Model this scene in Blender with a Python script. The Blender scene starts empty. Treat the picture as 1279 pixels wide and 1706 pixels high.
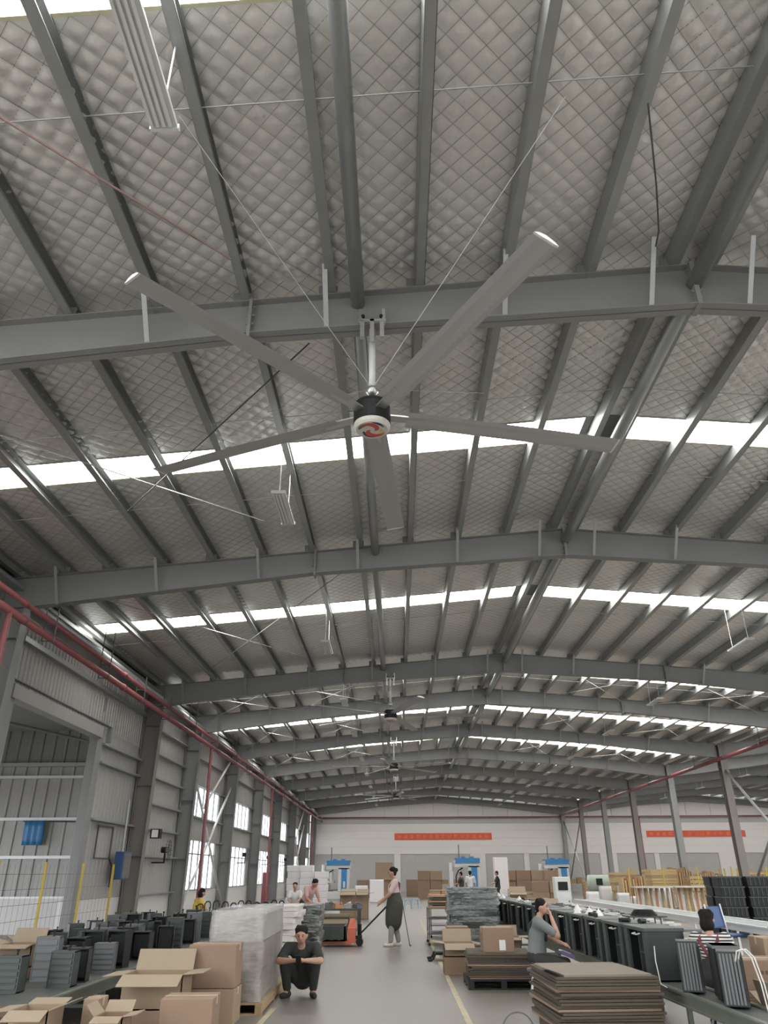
import bpy, math, random
import numpy as np
from mathutils import Vector, Matrix
random.seed(7); RNG = np.random.RandomState(11)
S = bpy.context.scene; COL = S.collection
# ------------------------------------------------------------------ camera, world, exposure
IW, IH, FPX = 1279.0, 1706.0, 1230.0
def _basis(roll, vp):
    d = np.array([(vp[0]-IW/2)/FPX, -(vp[1]-IH/2)/FPX, -1.0]); d /= np.linalg.norm(d)
    r = math.radians(roll)
    u = np.array([-math.sin(r), math.cos(r), 0.0]); u -= d*np.dot(u, d); u /= np.linalg.norm(u)
    return np.stack([np.cross(d, u), d, u], 1)
CM = _basis(0.6, (662, 1454)); CC = np.array([0, 0, 1.7])
cam = bpy.data.cameras.new('camera'); camo = bpy.data.objects.new('camera', cam); COL.objects.link(camo)
m4 = Matrix.Identity(4)
for i in range(3):
    for j in range(3): m4[i][j] = CM.T[i][j]
    m4[i][3] = CC[i]
camo.matrix_world = m4
cam.sensor_fit = 'AUTO'; cam.sensor_width = 36.0; cam.lens = FPX/IH*36.0
cam.clip_start = 0.05; cam.clip_end = 500
S.camera = camo
S.view_settings.view_transform = 'Standard'; S.view_settings.look = 'None'
S.view_settings.gamma = 1.0; S.view_settings.use_curve_mapping = False
S.view_settings.exposure = 0.95
S.cycles.use_denoising = True
S.cycles.max_bounces = 7; S.cycles.diffuse_bounces = 4; S.cycles.glossy_bounces = 4
S.cycles.transparent_max_bounces = 10; S.cycles.caustics_reflective = False; S.cycles.caustics_refractive = False
S.cycles.sample_clamp_indirect = 6.0
SKYLIGHT = 9.0
w = bpy.data.worlds.new('overcast_sky'); S.world = w; w.use_nodes = True
bg = w.node_tree.nodes['Background']; bg.inputs[0].default_value = (0.93, 0.96, 1.0, 1); bg.inputs[1].default_value = 2.6
def ray(x, y):
    return CM.T @ np.array([(x-IW/2)/FPX, -(y-IH/2)/FPX, -1.0])
def G(x, y, z=0.0):          # the point at height z seen at a photo pixel
    d = ray(x, y); t = (z-CC[2])/d[2]; p = CC+t*d; return Vector((p[0], p[1], z))
def AY(x, y, Y):             # the point on the plane Y seen at a photo pixel
    d = ray(x, y); p = CC+d*(Y/d[1]); return Vector(p)
# ------------------------------------------------------------------ materials
MATS = {}
def mat(name, col, rough=.6, metal=0.0, var=.12, scale=6.0, bump=0.0, bscale=30.0, stretch=(1,1,1), alpha=1.0, emit=0.0, spec=.5, coat=0.0):
    if name in MATS: return MATS[name]
    m = bpy.data.materials.new(name); m.use_nodes = True; nt = m.node_tree; n = nt.nodes; l = nt.links
    b = n['Principled BSDF']
    tc = n.new('ShaderNodeTexCoord'); mp = n.new('ShaderNodeMapping'); mp.inputs['Scale'].default_value = stretch
    l.new(tc.outputs['Object'], mp.inputs['Vector'])
    if var > 0:
        nz = n.new('ShaderNodeTexNoise'); nz.inputs['Scale'].default_value = scale; nz.inputs['Detail'].default_value = 4
        l.new(mp.outputs[0], nz.inputs['Vector'])
        mx = n.new('ShaderNodeMix'); mx.data_type = 'RGBA'
        mx.inputs['A'].default_value = (*[c*(1-var) for c in col], 1); mx.inputs['B'].default_value = (*[min(1, c*(1+var)) for c in col], 1)
        l.new(nz.outputs['Fac'], mx.inputs['Factor']); l.new(mx.outputs['Result'], b.inputs['Base Color'])
    else: b.inputs['Base Color'].default_value = (*col, 1)
    b.inputs['Roughness'].default_value = rough; b.inputs['Metallic'].default_value = metal
    b.inputs['Specular IOR Level'].default_value = spec
    if coat: b.inputs['Coat Weight'].default_value = coat; b.inputs['Coat Roughness'].default_value = .15
    if alpha < 1: b.inputs['Alpha'].default_value = alpha
    if emit: b.inputs['Emission Color'].default_value = (*col, 1); b.inputs['Emission Strength'].default_value = emit
    if bump > 0:
        bz = n.new('ShaderNodeTexNoise'); bz.inputs['Scale'].default_value = bscale; bz.inputs['Detail'].default_value = 3
        l.new(mp.outputs[0], bz.inputs['Vector'])
        bp = n.new('ShaderNodeBump'); bp.inputs['Strength'].default_value = bump; bp.inputs['Distance'].default_value = .02
        l.new(bz.outputs['Fac'], bp.inputs['Height']); l.new(bp.outputs['Normal'], b.inputs['Normal'])
    m.diffuse_color = (*col, 1); MATS[name] = m; return m
def h(s):                    # sRGB 0-255 triple -> linear
    return tuple(((c/255)/12.92 if c/255 <= .04045 else ((c/255+.055)/1.055)**2.4) for c in s)
mat('beam', (.25,.253,.248), .5, 0, .1, 2)
mat('beam_brown', (.20,.18,.165), .5, 0, .1, 2)
mat('galv', (.36,.375,.37), .42, .55, .12, 3)
mat('foil', (.83,.82,.805), .42, .55, .06, 1.2, .16, 22)
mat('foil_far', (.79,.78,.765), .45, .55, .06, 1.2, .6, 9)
mat('white_paint', (.70,.68,.66), .5, 0, .04, 2)
mat('steel_white', (.72,.73,.73), .4, .2, .05, 4)
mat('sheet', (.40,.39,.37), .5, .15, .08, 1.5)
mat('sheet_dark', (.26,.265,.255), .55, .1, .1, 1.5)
mat('far_wall', (.63,.60,.58), .6, 0, .03, .6)
mat('shutter', (.30,.295,.285), .5, .2, .06, 2)
mat('red_pipe', (.25,.078,.083), .4, 0, .12, 5)
mat('banner', (.60,.10,.055), .6, 0, .08, 3)
mat('banner_print', (.78,.19,.06), .6, 0, .05, 3)
mat('concrete', (.45,.44,.42), .8, 0, .1, 2)
mat('black', (.016,.018,.017), .5, 0, .15, 5, spec=.25)
mat('rod', (.50,.50,.49), .4, .6, .08, 5)
mat('rod_dark', (.10,.10,.10), .5, .3, .08, 5)
mat('rod_red', (.30,.20,.19), .5, .0, .08, 5)
def floor_mat():
    m = mat('floor_paint', (.186,.172,.15), .36, 0, .10, .35, .05, 3, spec=.5); return m
floor_mat()
m = bpy.data.materials.new('skylight'); m.use_nodes = True; nt = m.node_tree
for x in list(nt.nodes): nt.nodes.remove(x)
o_ = nt.nodes.new('ShaderNodeOutputMaterial'); e_ = nt.nodes.new('ShaderNodeEmission')
e_.inputs[0].default_value = (1, .985, .955, 1); e_.inputs[1].default_value = SKYLIGHT
nt.links.new(e_.outputs[0], o_.inputs[0]); MATS['skylight'] = m
m = bpy.data.materials.new('glass'); m.use_nodes = True; nt = m.node_tree
for x in list(nt.nodes): nt.nodes.remove(x)
o_ = nt.nodes.new('ShaderNodeOutputMaterial'); t_ = nt.nodes.new('ShaderNodeBsdfTransparent'); g_ = nt.nodes.new('ShaderNodeBsdfGlossy'); x_ = nt.nodes.new('ShaderNodeMixShader')
t_.inputs[0].default_value = (.93,.94,.95,1); g_.inputs['Roughness'].default_value = .05; x_.inputs[0].default_value = .06
nt.links.new(t_.outputs[0], x_.inputs[1]); nt.links.new(g_.outputs[0], x_.inputs[2]); nt.links.new(x_.outputs[0], o_.inputs[0]); MATS['glass'] = m
# ------------------------------------------------------------------ mesh helpers
class MB:
    def __init__(s): s.v = []; s.f = []; s.n = 0
    def add(s, vs, fs):
        k = s.n
        s.v += [tuple(p) for p in vs]; s.n += len(vs); s.f += [tuple(i+k for i in q) for q in fs]; return s
    def box(s, c, d, rz=0.0, M=None):
        x, y, z = d[0]/2, d[1]/2, d[2]/2
        p = [Vector((a*x, b*y, e*z)) for a in (-1, 1) for b in (-1, 1) for e in (-1, 1)]
        if M is not None: p = [M @ q for q in p]
        elif rz: R = Matrix.Rotation(rz, 3, 'Z'); p = [R @ q for q in p]
        c = Vector(c)
        return s.add([q+c for q in p], [(0,1,3,2),(4,6,7,5),(0,4,5,1),(2,3,7,6),(0,2,6,4),(1,5,7,3)])
    def b2(s, a, b):         # box from two corners
        return s.box([(a[i]+b[i])/2 for i in range(3)], [abs(b[i]-a[i]) for i in range(3)])
    def bar(s, p0, p1, w, t, up=(0,0,1)):
        p0 = Vector(p0); p1 = Vector(p1); d = p1-p0; L = d.length
        if L < 1e-6: return s
        d /= L; u = Vector(up)
        if abs(d.dot(u)) > .98: u = Vector((0,1,0))
        a = d.cross(u).normalized(); e = a.cross(d).normalized()
        M = Matrix((a, d, e)).transposed()
        return s.box((p0+p1)/2, (w, L, t), M=M)
    def tube(s, p0, p1, r0, r1=None, n=8, cap=True):
        r1 = r0 if r1 is None else r1
        p0 = Vector(p0); p1 = Vector(p1); d = (p1-p0).normalized()
        u = Vector((0,0,1)) if abs(d.z) < .9 else Vector((1,0,0))
        a = d.cross(u).normalized(); b = d.cross(a)
        vs = []
        for p, r in ((p0, r0), (p1, r1)):
            vs += [p+(a*math.cos(2*math.pi*i/n)+b*math.sin(2*math.pi*i/n))*r for i in range(n)]
        fs = [(i, (i+1) % n, n+(i+1) % n, n+i) for i in range(n)]
        if cap: fs += [tuple(range(n-1, -1, -1)), tuple(range(n, 2*n))]
        return s.add(vs, fs)
    def path(s, pts, r, n=6):
        for a, b in zip(pts[:-1], pts[1:]): s.tube(a, b, r, n=n)
        return s
    def prism(s, poly, axis, a, b):   # poly of 2-D points extruded along an axis
        k = len(poly); vs = []
        for t in (a, b):
            for q in poly:
                vs.append({'x': (t, q[0], q[1]), 'y': (q[0], t, q[1]), 'z': (q[0], q[1], t)}[axis])
        fs = [(i, (i+1) % k, k+(i+1) % k, k+i) for i in range(k)]+[tuple(range(k-1, -1, -1)), tuple(range(k, 2*k))]
        return s.add(vs, fs)
    def lathe(s, prof, c=(0,0,0), n=24):
        c = Vector(c); vs = []
        for r, z in prof: vs += [c+Vector((r*math.cos(2*math.pi*i/n), r*math.sin(2*math.pi*i/n), z)) for i in range(n)]
        fs = []
        for j in range(len(prof)-1): fs += [(j*n+i, j*n+(i+1) % n, (j+1)*n+(i+1) % n, (j+1)*n+i) for i in range(n)]
        fs += [tuple(range(n-1, -1, -1)), tuple(range((len(prof)-1)*n, len(prof)*n))]
        return s.add(vs, fs)
    def ball(s, c, r, n=10, m=7):
        c = Vector(c); r = Vector(r if hasattr(r, '__len__') else (r, r, r)); vs = [c+Vector((0,0,-r.z))]
        for j in range(1, m):
            t = math.pi*j/m
            vs += [c+Vector((r.x*math.sin(t)*math.cos(2*math.pi*i/n), r.y*math.sin(t)*math.sin(2*math.pi*i/n), -r.z*math.cos(t))) for i in range(n)]
        vs.append(c+Vector((0,0,r.z)))
        fs = [(0, 1+(i+1) % n, 1+i) for i in range(n)]
        for j in range(m-2): fs += [(1+j*n+i, 1+j*n+(i+1) % n, 1+(j+1)*n+(i+1) % n, 1+(j+1)*n+i) for i in range(n)]
        L = len(vs)-1; fs += [(L, 1+(m-2)*n+i, 1+(m-2)*n+(i+1) % n) for i in range(n)]
        return s.add(vs, fs)
    def mesh(s, name, smooth=False):
        me = bpy.data.meshes.new(name); me.from_pydata(s.v, [], s.f)
        if smooth: me.polygons.foreach_set('use_smooth', [True]*len(me.polygons))
        me.update(); return me
    def build(s, name, mt, parent=None, smooth=False, bevel=0.0):
        o = obj(name, s.mesh(name, smooth), mt, parent)
        if bevel:
            b = o.modifiers.new('bevel', 'BEVEL'); b.width = bevel; b.segments = 1; b.limit_method = 'ANGLE'
        return o
def obj(name, me, mt, parent=None, loc=None, rz=None):
    o = bpy.data.objects.new(name, me); COL.objects.link(o)
    if mt is not None and me is not None and len(me.materials) == 0: me.materials.append(MATS[mt] if isinstance(mt, str) else mt)
    if parent is not None: o.parent = parent
    if loc is not None: o.location = loc
    if rz is not None: o.rotation_euler = (0, 0, rz)
    return o
def tag(o, label=None, cat=None, group=None, kind=None):
    if label: o['label'] = label
    if cat: o['category'] = cat
    if group: o['group'] = group
    if kind: o['kind'] = kind
    return o
def thing(name, label, cat, loc=(0,0,0), rz=0.0, group=None, kind=None):
    o = obj(name, None, None, None, loc, rz); o.empty_display_size = .1
    return tag(o, label, cat, group, kind)
def struct(name, label=None, loc=(0,0,0)):
    o = obj(name, None, None, None, loc); o['kind'] = 'structure'
    if label: o['label'] = label
    return o
def copy_tree(o, parent=None):
    c = o.copy(); COL.objects.link(c); c.parent = parent
    for ch in o.children: copy_tree(ch, c)
    return c
def dup(o, loc, rz=0.0, label=None, group=None):
    c = copy_tree(o); c.location = loc; c.rotation_euler = (0, 0, rz)
    if label: c['label'] = label
    if group: c['group'] = group
    return c
def np_mesh(name, V, nx, ny, smooth=True):
    me = bpy.data.meshes.new(name)
    i = np.arange((nx-1)*(ny-1)); r = i//(ny-1); c = i % (ny-1); a = r*ny+c
    F = np.stack([a, a+1, a+ny+1, a+ny], 1).astype(np.int32)
    me.vertices.add(len(V)); me.vertices.foreach_set('co', V.astype(np.float32).ravel())
    me.loops.add(F.size); me.loops.foreach_set('vertex_index', F.ravel())
    me.polygons.add(len(F)); me.polygons.foreach_set('loop_start', np.arange(0, F.size, 4, dtype=np.int32))
    me.polygons.foreach_set('use_smooth', np.ones(len(F), dtype=bool))
    me.update(calc_edges=True); return me
# ------------------------------------------------------------------ the hall: frames, roof, walls
XR, XL, XC = 3.8, -8.6, 16.4          # ridge, side wall, row of inner columns
FR = [-8.8, -0.8, 7.2, 15.2, 25.66, 31.2, 39.2, 47.2, 55.2, 63.2, 71.2, 79.2]
SL = .088; ZT = 8.63; ZF = 8.89; YEND = 79.4
XR2 = 28.9; XE2 = 41.4
def zt(X):  return ZT-SL*abs(X-XR) if X <= XC else ZT-SL*abs(X-XR2)
def zf(X):  return zt(X)+(ZF-ZT)
ANG = math.atan(SL)
fl = obj('floor', None, None); COL.objects.unlink(fl); bpy.data.objects.remove(fl)
fl = MB().b2((-20, -17, -.2), (XE2, 81, 0)).build('floor', 'floor_paint'); fl['kind'] = 'structure'; fl['label'] = 'grey painted concrete hall floor'
mat('line_yellow', (.42,.37,.25), .6, 0, .35, 9)
for k, (xa, ya, yb) in enumerate(((.88, 6, 34), (-1.75, 8.5, 12.3))):
    o = MB().b2((xa-.04, ya, .0015), (xa+.04, yb, .004)).build('trim_%d' % (k+1), 'line_yellow'); o['kind'] = 'structure'; o['label'] = 'worn yellow lane line painted on the floor'
o = MB().b2((-60, -40, -.6), (-20, 120, -.45)).build('ground_outside', 'concrete'); o['kind'] = 'structure'
# --- portal frames
def rafter_side(mb, xe, xr, sgn, Y):
    # xe: eave x, xr: ridge x; web + two flanges of one tapered rafter
    dxk = abs(xe-xr); s = 1 if xe > xr else -1
    P = [(0, 7.99), (5.6, 7.62), (dxk-.75, 6.90), (dxk-.2, 6.86)]
    bot = [(xr+s*a, z) for a, z in P]; top = [(xr+s*a, ZT-SL*a) for a, z in P]
    for i in range(3):
        q = [bot[i], bot[i+1], top[i+1], top[i]]
        mb.prism(q, 'y', Y-.009, Y+.009)
        for lst, off in ((bot, 0), (top, -.014)):
            (xa, za), (xb, zb) = lst[i], lst[i+1]
            mb.prism([(xa, za+off), (xb, zb+off), (xb, zb+off+.014), (xa, za+off+.014)], 'y', Y-.11, Y+.11)
    return bot, top
PUR_L = [3.55, 2.48, 1.39, .31, -.80, -1.87, -2.97, -4.07, -5.17, -6.35, -7.3, -8.3]
PUR_R = [4.02, 5.06, 6.16, 7.27, 8.37, 9.47, 10.57, 11.67, 12.77, 13.87, 14.97, 15.9]
plate = MB().box((0,0,0), (.012, .2, .55)).mesh('stiffener'); 
for fi, Y in enumerate(FR):
    if Y < -1: continue
    fr = struct('portal_frame', 'dark grey steel portal frame spanning the hall', (0, 0, 0))
    for xe, xr in ((XL, XR), (XC, XR)) + (((XC, XR2), (XE2, XR2)) if Y > 24 else ()):
        mb = MB(); rafter_side(mb, xe, xr, 1, Y); mb.build('rafter', 'beam', fr)
    # ridge end plates with bolts, splice plates
    e = MB().b2((XR-.03, Y-.12, 7.97), (XR+.03, Y+.12, 8.66))
    for z in (8.05, 8.2, 8.42, 8.55):
        for dy in (-.07, .07): e.tube((XR-.06, Y+dy, z), (XR+.06, Y+dy, z), .015, n=6)
    e.build('ridge_plate', 'beam', fr)
    for xs in ([-1.75, 9.35] if Y < 50 else []):
        zz = zt(xs); e = MB().b2((xs-.02, Y-.12, 7.56), (xs+.02, Y+.12, zz+.05))
        for k in range(4):
            e.tube((xs-.05, Y-.07, 7.66+.13*k), (xs+.05, Y-.07, 7.66+.13*k), .015, n=6)
        e.build('splice_plate', 'beam', fr)
    # flange braces: short bars from the lower flange up to the purlins
    for xs in (-7.3, -5.17, -2.97, -.80, 1.39, 3.2, 4.4, 6.16, 8.37, 10.57, 12.77):
        a = abs(xs-XR); zb = 7.99-.066*a if a < 5.6 else 7.62-(a-5.6)*.127
        mb = MB()
        for s in ((-1,) if Y < 70 else ()): mb.bar((xs, Y+s*.1, zb+.02), (xs, Y+s*.55, zt(xs)+.06), .06, .008)
        if mb.n: mb.build('flange_brace', 'galv', fr)
    # columns
    if Y > 0:
        c = MB(); poly_in0, poly_in1 = -8.10, -7.98
        c.prism([(XL+.08, 0), (poly_in0, 0), (poly_in1, 6.9), (XL+.6, 7.55), (XL+.08, 7.5)], 'y', Y-.01, Y+.01)
        c.prism([(poly_in0, 0), (poly_in0+.016, 0), (poly_in1+.016, 6.9), (poly_in1, 6.9)], 'y', Y-.15, Y+.15)
        c.b2((XL+.06, Y-.15, 0), (XL+.076, Y+.15, 7.5)); c.b2((XL+.04, Y-.18, 0), (poly_in0+.06, Y+.18, .02))
        for z in (2.2, 4.3, 6.2): c.b2((XL+.08, Y-.13, z), (poly_in0+.05, Y+.13, z+.012))
        c.build('column', 'beam_brown' if abs(Y-25.66) < .1 else 'beam', fr)
    if Y > 24:
        c = MB(); c.b2((XC-.01, Y-.2, 0), (XC+.01, Y+.2, 7.5))
        for s in (-1, 1): c.b2((XC-.17, Y+s*.2-.009, 0), (XC+.17, Y+s*.2+.009, 7.5))
        c.b2((XC-.25, Y-.28, 0), (XC+.25, Y+.28, .02)); c.b2((XC-.2, Y-.22, 6.4), (XC+.2, Y+.22, 6.42))
        c.build('column', 'beam_brown' if fi % 2 == 0 else 'beam', fr)
# --- roof
ceil = struct('ceiling', 'foil-faced insulation roof on steel purlins')
ceil2 = struct('ceiling', 'foil-faced roof of the neighbouring bay')
SKY = {1: (2.95, 3.76), 2: (10.92, 11.66), 3: (19.4, 20.25), 4: (28.2, 29.0), 5: (35.6, 36.4), 6: (43.9, 44.9), 7: (50.9, 51.7), 8: (58.9, 59.7), 9: (66.9, 67.7), 10: (74.9, 75.7), 0: (-5.2, -4.4)}
P_ = .26
def smooth_noise(X, Y, sc, k=8):
    r = np.zeros_like(X)
    for i in range(k):
        a = RNG.rand()*6.28; f = sc*(.5+1.2*RNG.rand()); r += np.sin((X*math.cos(a)+Y*math.sin(a))*f+RNG.rand()*6.28)
    return r/math.sqrt(k)
def foil(x0, x1, y0, y1, res, amp, parent, mt):
    nx = max(2, int(round(abs(x1-x0)/res))+1); ny = max(2, int(round((y1-y0)/res))+1)
    X, Y = np.meshgrid(np.linspace(x0, x1, nx), np.linspace(y0, y1, ny), indexing='ij')
    base = np.where(X <= XC, ZF-SL*np.abs(X-XR), ZF-SL*np.abs(X-XR2))
    if amp > 0:
        wx = .007*smooth_noise(X, Y, 3.0); wy = .007*smooth_noise(X, Y, 3.0)
        a = (X+wx+Y)/P_; b = (X-Y+wy)/P_
        ta = 1-np.abs(2*(a-np.floor(a))-1); tb = 1-np.abs(2*(b-np.floor(b))-1)
        pil = np.minimum(ta, tb)
        dip = np.sqrt(np.clip(pil, 0, 1))
        mod = np.clip(.7+.25*smooth_noise(X, Y, 1.1), .25, 1.2)
        ed = np.clip(np.minimum(np.minimum(X-min(x0, x1), max(x0, x1)-X), np.minimum(Y-y0, y1-Y))/.2, 0, 1)
        base = base-ed*(amp*mod*dip+.006*(smooth_noise(X, Y, 2.0)-1.6)+.0012*smooth_noise(X, Y, 17.0))
    V = np.stack([X, Y, base], -1).reshape(-1, 3)
    xa, xb = min(x0, x1), max(x0, x1); za, zb = zf(xa)+.09, zf(xb)+.09
    MB().prism([(xa, za), (xb, zb), (xb, zb+.02), (xa, za+.02)], 'y', y0-.02, y1+.02).build('roof_sheet', 'sheet_dark', parent)
    return obj('foil_panel', np_mesh('foil_panel', V, nx, ny), mt, parent)
def strip(x0, x1, y0, y1, parent):
    mb = MB(); za, zb = zf(x0)+.02, zf(x1)+.02
    mb.prism([(x0, za), (x1, zb), (x1, zb+.012), (x0, za+.012)], 'y', y0, y1)
    return mb.build('skylight_panel', 'skylight', parent)
mat('trim_yellow', (.62,.60,.42), .5, 0, .05, 4)
for b in range(len(FR)-1):
    y0, y1 = FR[b], FR[b+1]
    s0, s1 = SKY[b]
    near = b in (1, 2, 3)
    for x0, x1 in ((XL, XR), (XR, XC)):
        if near:
            xa, xb = (max(x0, -6.5), min(x1, 8.5)) if b == 1 else ((x0, x1) if b == 3 else (x0, min(x1, 12.5)))
            res = .034 if b == 1 else (.04 if b == 2 else .05)
            for ya, yb in ((y0, s0), (s1, y1)):
                if b == 1 and yb <= 3.1: foil(x0, x1, ya, yb, 1.0, 0, ceil, 'foil_far'); continue
                foil(xa, xb, ya, yb, res, .045, ceil, 'foil')
                if xa > x0+.01: foil(x0, xa, ya, yb, .5, 0, ceil, 'foil_far')
                if xb < x1-.01: foil(xb, x1, ya, yb, .5, 0, ceil, 'foil_far')
        else:
            for ya, yb in ((y0, s0), (s1, y1)): foil(x0, x1, ya, yb, (.09 if b < 6 else .5), (.028 if b in (4, 5) else 0), ceil, 'foil_far' if b > 5 else 'foil')
        g = .42
        a_, b_ = (x0, x1-g) if x1 == XR else (x0+g, x1)
        strip(a_, b_, s0, s1, ceil)
        mb = MB(); q = (XR-g, XR) if x1 == XR else (XR, XR+g)
        mb.prism([(q[0], zf(q[0])), (q[1], zf(q[1])), (q[1], zf(q[1])+.01), (q[0], zf(q[0])+.01)], 'y', s0, s1); mb.build('ridge_sheet', 'sheet_dark', ceil)
        for ys in (s0, s1):
            MB().bar((a_, ys, zf(a_)+.0), (b_, ys, zf(b_)+.0), .035, .02).build('skylight_trim', 'trim_yellow' if ys == s1 else 'galv', ceil)
    # purlins: lipped C channels
    if b >= 1:
        L = y1-y0
        c = MB(); H, F, T = .24, .11, .006
        c.b2((-T/2, 0, 0), (T/2, L, H)); c.b2((0, 0, 0), (F, L, T)); c.b2((0, 0, H-T), (F, L, H)); c.b2((F-T, 0, 0), (F, L, .02)); c.b2((F-T, 0, H-.02), (F, L, H))
        pm = c.mesh('purlin'); pm.materials.append(MATS['galv'])
        for side, PX in ((-1, PUR_L), (1, PUR_R)):
            for X in PX:
                o = obj('purlin', pm, None, ceil, (X, y0, zt(X)+.004)); o.rotation_euler = (0, -side*-ANG if side > 0 else -ANG, 0 )
    # cleats that hold the purlins on the rafters (dark triangular plates)
# diamond wire net that carries the foil in the nearest bays
def wires(x0, x1, y0, y1):
    m = MB()
    for s in (1, -1):
        c0 = math.floor((min(x0, x1)+(y0 if s > 0 else -y1))/P_); c1 = math.ceil((max(x0, x1)+(y1 if s > 0 else -y0))/P_)
        for c in range(c0, c1+1):
            pts = []
            for X in (x0, x1):
                Y = (c*P_-X)*s
                if y0 <= Y <= y1: pts.append((X, Y))
            for Y in (y0, y1):
                X = c*P_-s*Y
                if min(x0, x1) <= X <= max(x0, x1): pts.append((X, Y))
            if len(pts) >= 2:
                (xa, ya), (xb, yb) = pts[0], pts[-1]
                if abs(xa-xb) > .05: m.tube((xa, ya, zf(xa)-.008), (xb, yb, zf(xb)-.008), .0026, n=3, cap=False)
    o = m.build('wire_net', 'galv', ceil); o['kind'] = 'stuff'
for b in (1, 2, 3):
    for x0, x1 in ((-8.2, XR-.05), (XR+.05, 12.5)):
        for ya, yb in ((FR[b] if b > 1 else 3.9, SKY[b][0]), (SKY[b][1], FR[b+1])):
            if yb-ya > .3: wires(x0, x1, ya, yb)
# cleats
cl = MB().add([(-.005, 0, -.02), (-.005, .1, -.02), (-.005, .1, .17), (-.005, 0, .17), (.005, 0, -.02), (.005, .1, -.02), (.005, .1, .17), (.005, 0, .17)], [(0,1,2,3),(7,6,5,4),(0,4,5,1),(1,5,6,2),(2,6,7,3),(3,7,4,0)]).b2((-.12, .03, 0), (.12, .05, .16)).mesh('purlin_cleat'); cl.materials.append(MATS['beam'])
for Y in FR[2:7]:
    for X in PUR_L+PUR_R: obj('purlin_cleat', cl, None, ceil, (X, Y-.09, zt(X)))
# neighbouring bay roof
mb_ = None
for y0, y1, (s0, s1) in [(FR[b], FR[b+1], SKY[b]) for b in range(4, 11)]:
    for x0, x1 in ((XC, XR2), (XR2, XE2)):
        for ya, yb in ((y0, s0), (s1, y1)): foil(x0, x1, ya, yb, 1.0, 0, ceil2, 'foil_far')
        strip(x0+.5, x1-.5, s0, s1, ceil2)
L = FR[-1]-FR[4]; c = MB(); c.b2((-.003, 0, 0), (.003, L, .2)); c.b2((0, 0, 0), (.07, L, .006)); c.b2((0, 0, .194), (.07, L, .2)); pm = c.mesh('purlin'); pm.materials.append(MATS['galv'])
X = XC+.6
while X < XE2: obj('purlin', pm, None, ceil2, (X, FR[4], zt(X))); X += 1.1
# longitudinal strut tubes between the rafters
for b in range(1, len(FR)-1):
    y0, y1 = FR[b], FR[b+1]
    for X, z, r in ((-.42, 8.12, .085), (3.82, 8.36, .1)):
        MB().tube((X, y0+.02, z), (X, y1-.02, z), r, n=14).build('strut_tube', 'galv', ceil, smooth=True)
# sag rods across the purlins
for Y, z, Xa, Xb in ((4.6, .12, -7.3, 15.9), (9.9, .1, -7.3, 15.9), (12.6, .1, -8.3, 15.9), (20.9, .1, -8.3, 15.9), (29.2, .1, -8.3, 15.9), (37.2, .1, -8.3, 15.9)):
    for x0, x1 in ((Xa, XR), (XR, Xb)):
        MB().tube((x0, Y, zt(x0)+z), (x1, Y, zt(x1)+z), .008, n=5).build('sag_rod', 'galv', ceil)
# roof X bracing rods
def rod(pa, pb, r=.011, m='rod', nm='bracing_rod'): MB().tube(pa, pb, r, n=5).build(nm, m, ceil)
def RP(x, y, dz=-.28):     # point just under the purlins seen at a pixel
    d = ray(x, y); z0 = ZT+dz; t = (z0-SL*XR-CC[2])/(d[2]-SL*d[0]); p = CC+t*d
    return Vector(p)
for (x0, y0), (x1, y1), m in (((-60, 158), (385, 432), 'rod_red'), ((515, 572), (212, 852), 'rod_dark'), ((-40, 712), (440, 868), 'rod'), ((575, 950), (350, 1115), 'rod'), ((180, 1000), (510, 1095), 'rod')):
    rod(RP(x0, y0), RP(x1, y1), .013 if m == 'rod_red' else .011, m)
cpts = [G(1079, 172, 8.42), G(1086, 240, 8.36), G(1093, 310, 8.34), G(1097, 385, 8.36), G(1092, 410, 8.5)]
MB().path(cpts, .01, n=5).build('hanging_cable', 'rod_dark', ceil)
for b in (4, 5, 6):
    y0, y1 = FR[b], FR[b+1]
    for X0, X1 in ((-7.6, -4), (-4.2, -.6), (6, 9.5), (10, 15)):
        rod((X0, y0+.3, zt(X0)-.25), (X1, y1-.3, zt(X1)-.25)); rod((X1, y0+.3, zt(X1)-.25), (X0, y1-.3, zt(X0)-.25))
# --- left wall
wl = struct('wall_left', 'grey ribbed metal side wall with white base')
def ribbed(y0, y1, z0, z1, X, parent, mt, per=.26, dep=.028, face=1, axis='y', name='wall_sheet'):
    prof = []; n = max(1, int(round((y1-y0)/per))); p = (y1-y0)/n
    for k in range(n):
        a = y0+k*p; prof += [(a, 0), (a+.62*p, 0), (a+.70*p, dep), (a+.92*p, dep)]
    prof.append((y1, 0)); vs = []
    for t, d in prof:
        for z in (z0, z1): vs.append((X+face*d, t, z) if axis == 'y' else (t, X+face*d, z))
    fs = [(2*i, 2*i+1, 2*i+3, 2*i+2) for i in range(len(prof)-1)]
    me = bpy.data.meshes.new(name); me.from_pydata(vs, [], fs); return obj(name, me, mt, parent)
# bay before the doorway
ribbed(7.2, 16.3, 1.06, 7.55, XL, wl, 'sheet'); MB().b2((XL-.24, 7.2, 0), (XL, 16.3, 1.06)).build('base_wall', 'white_paint', wl)
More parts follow.
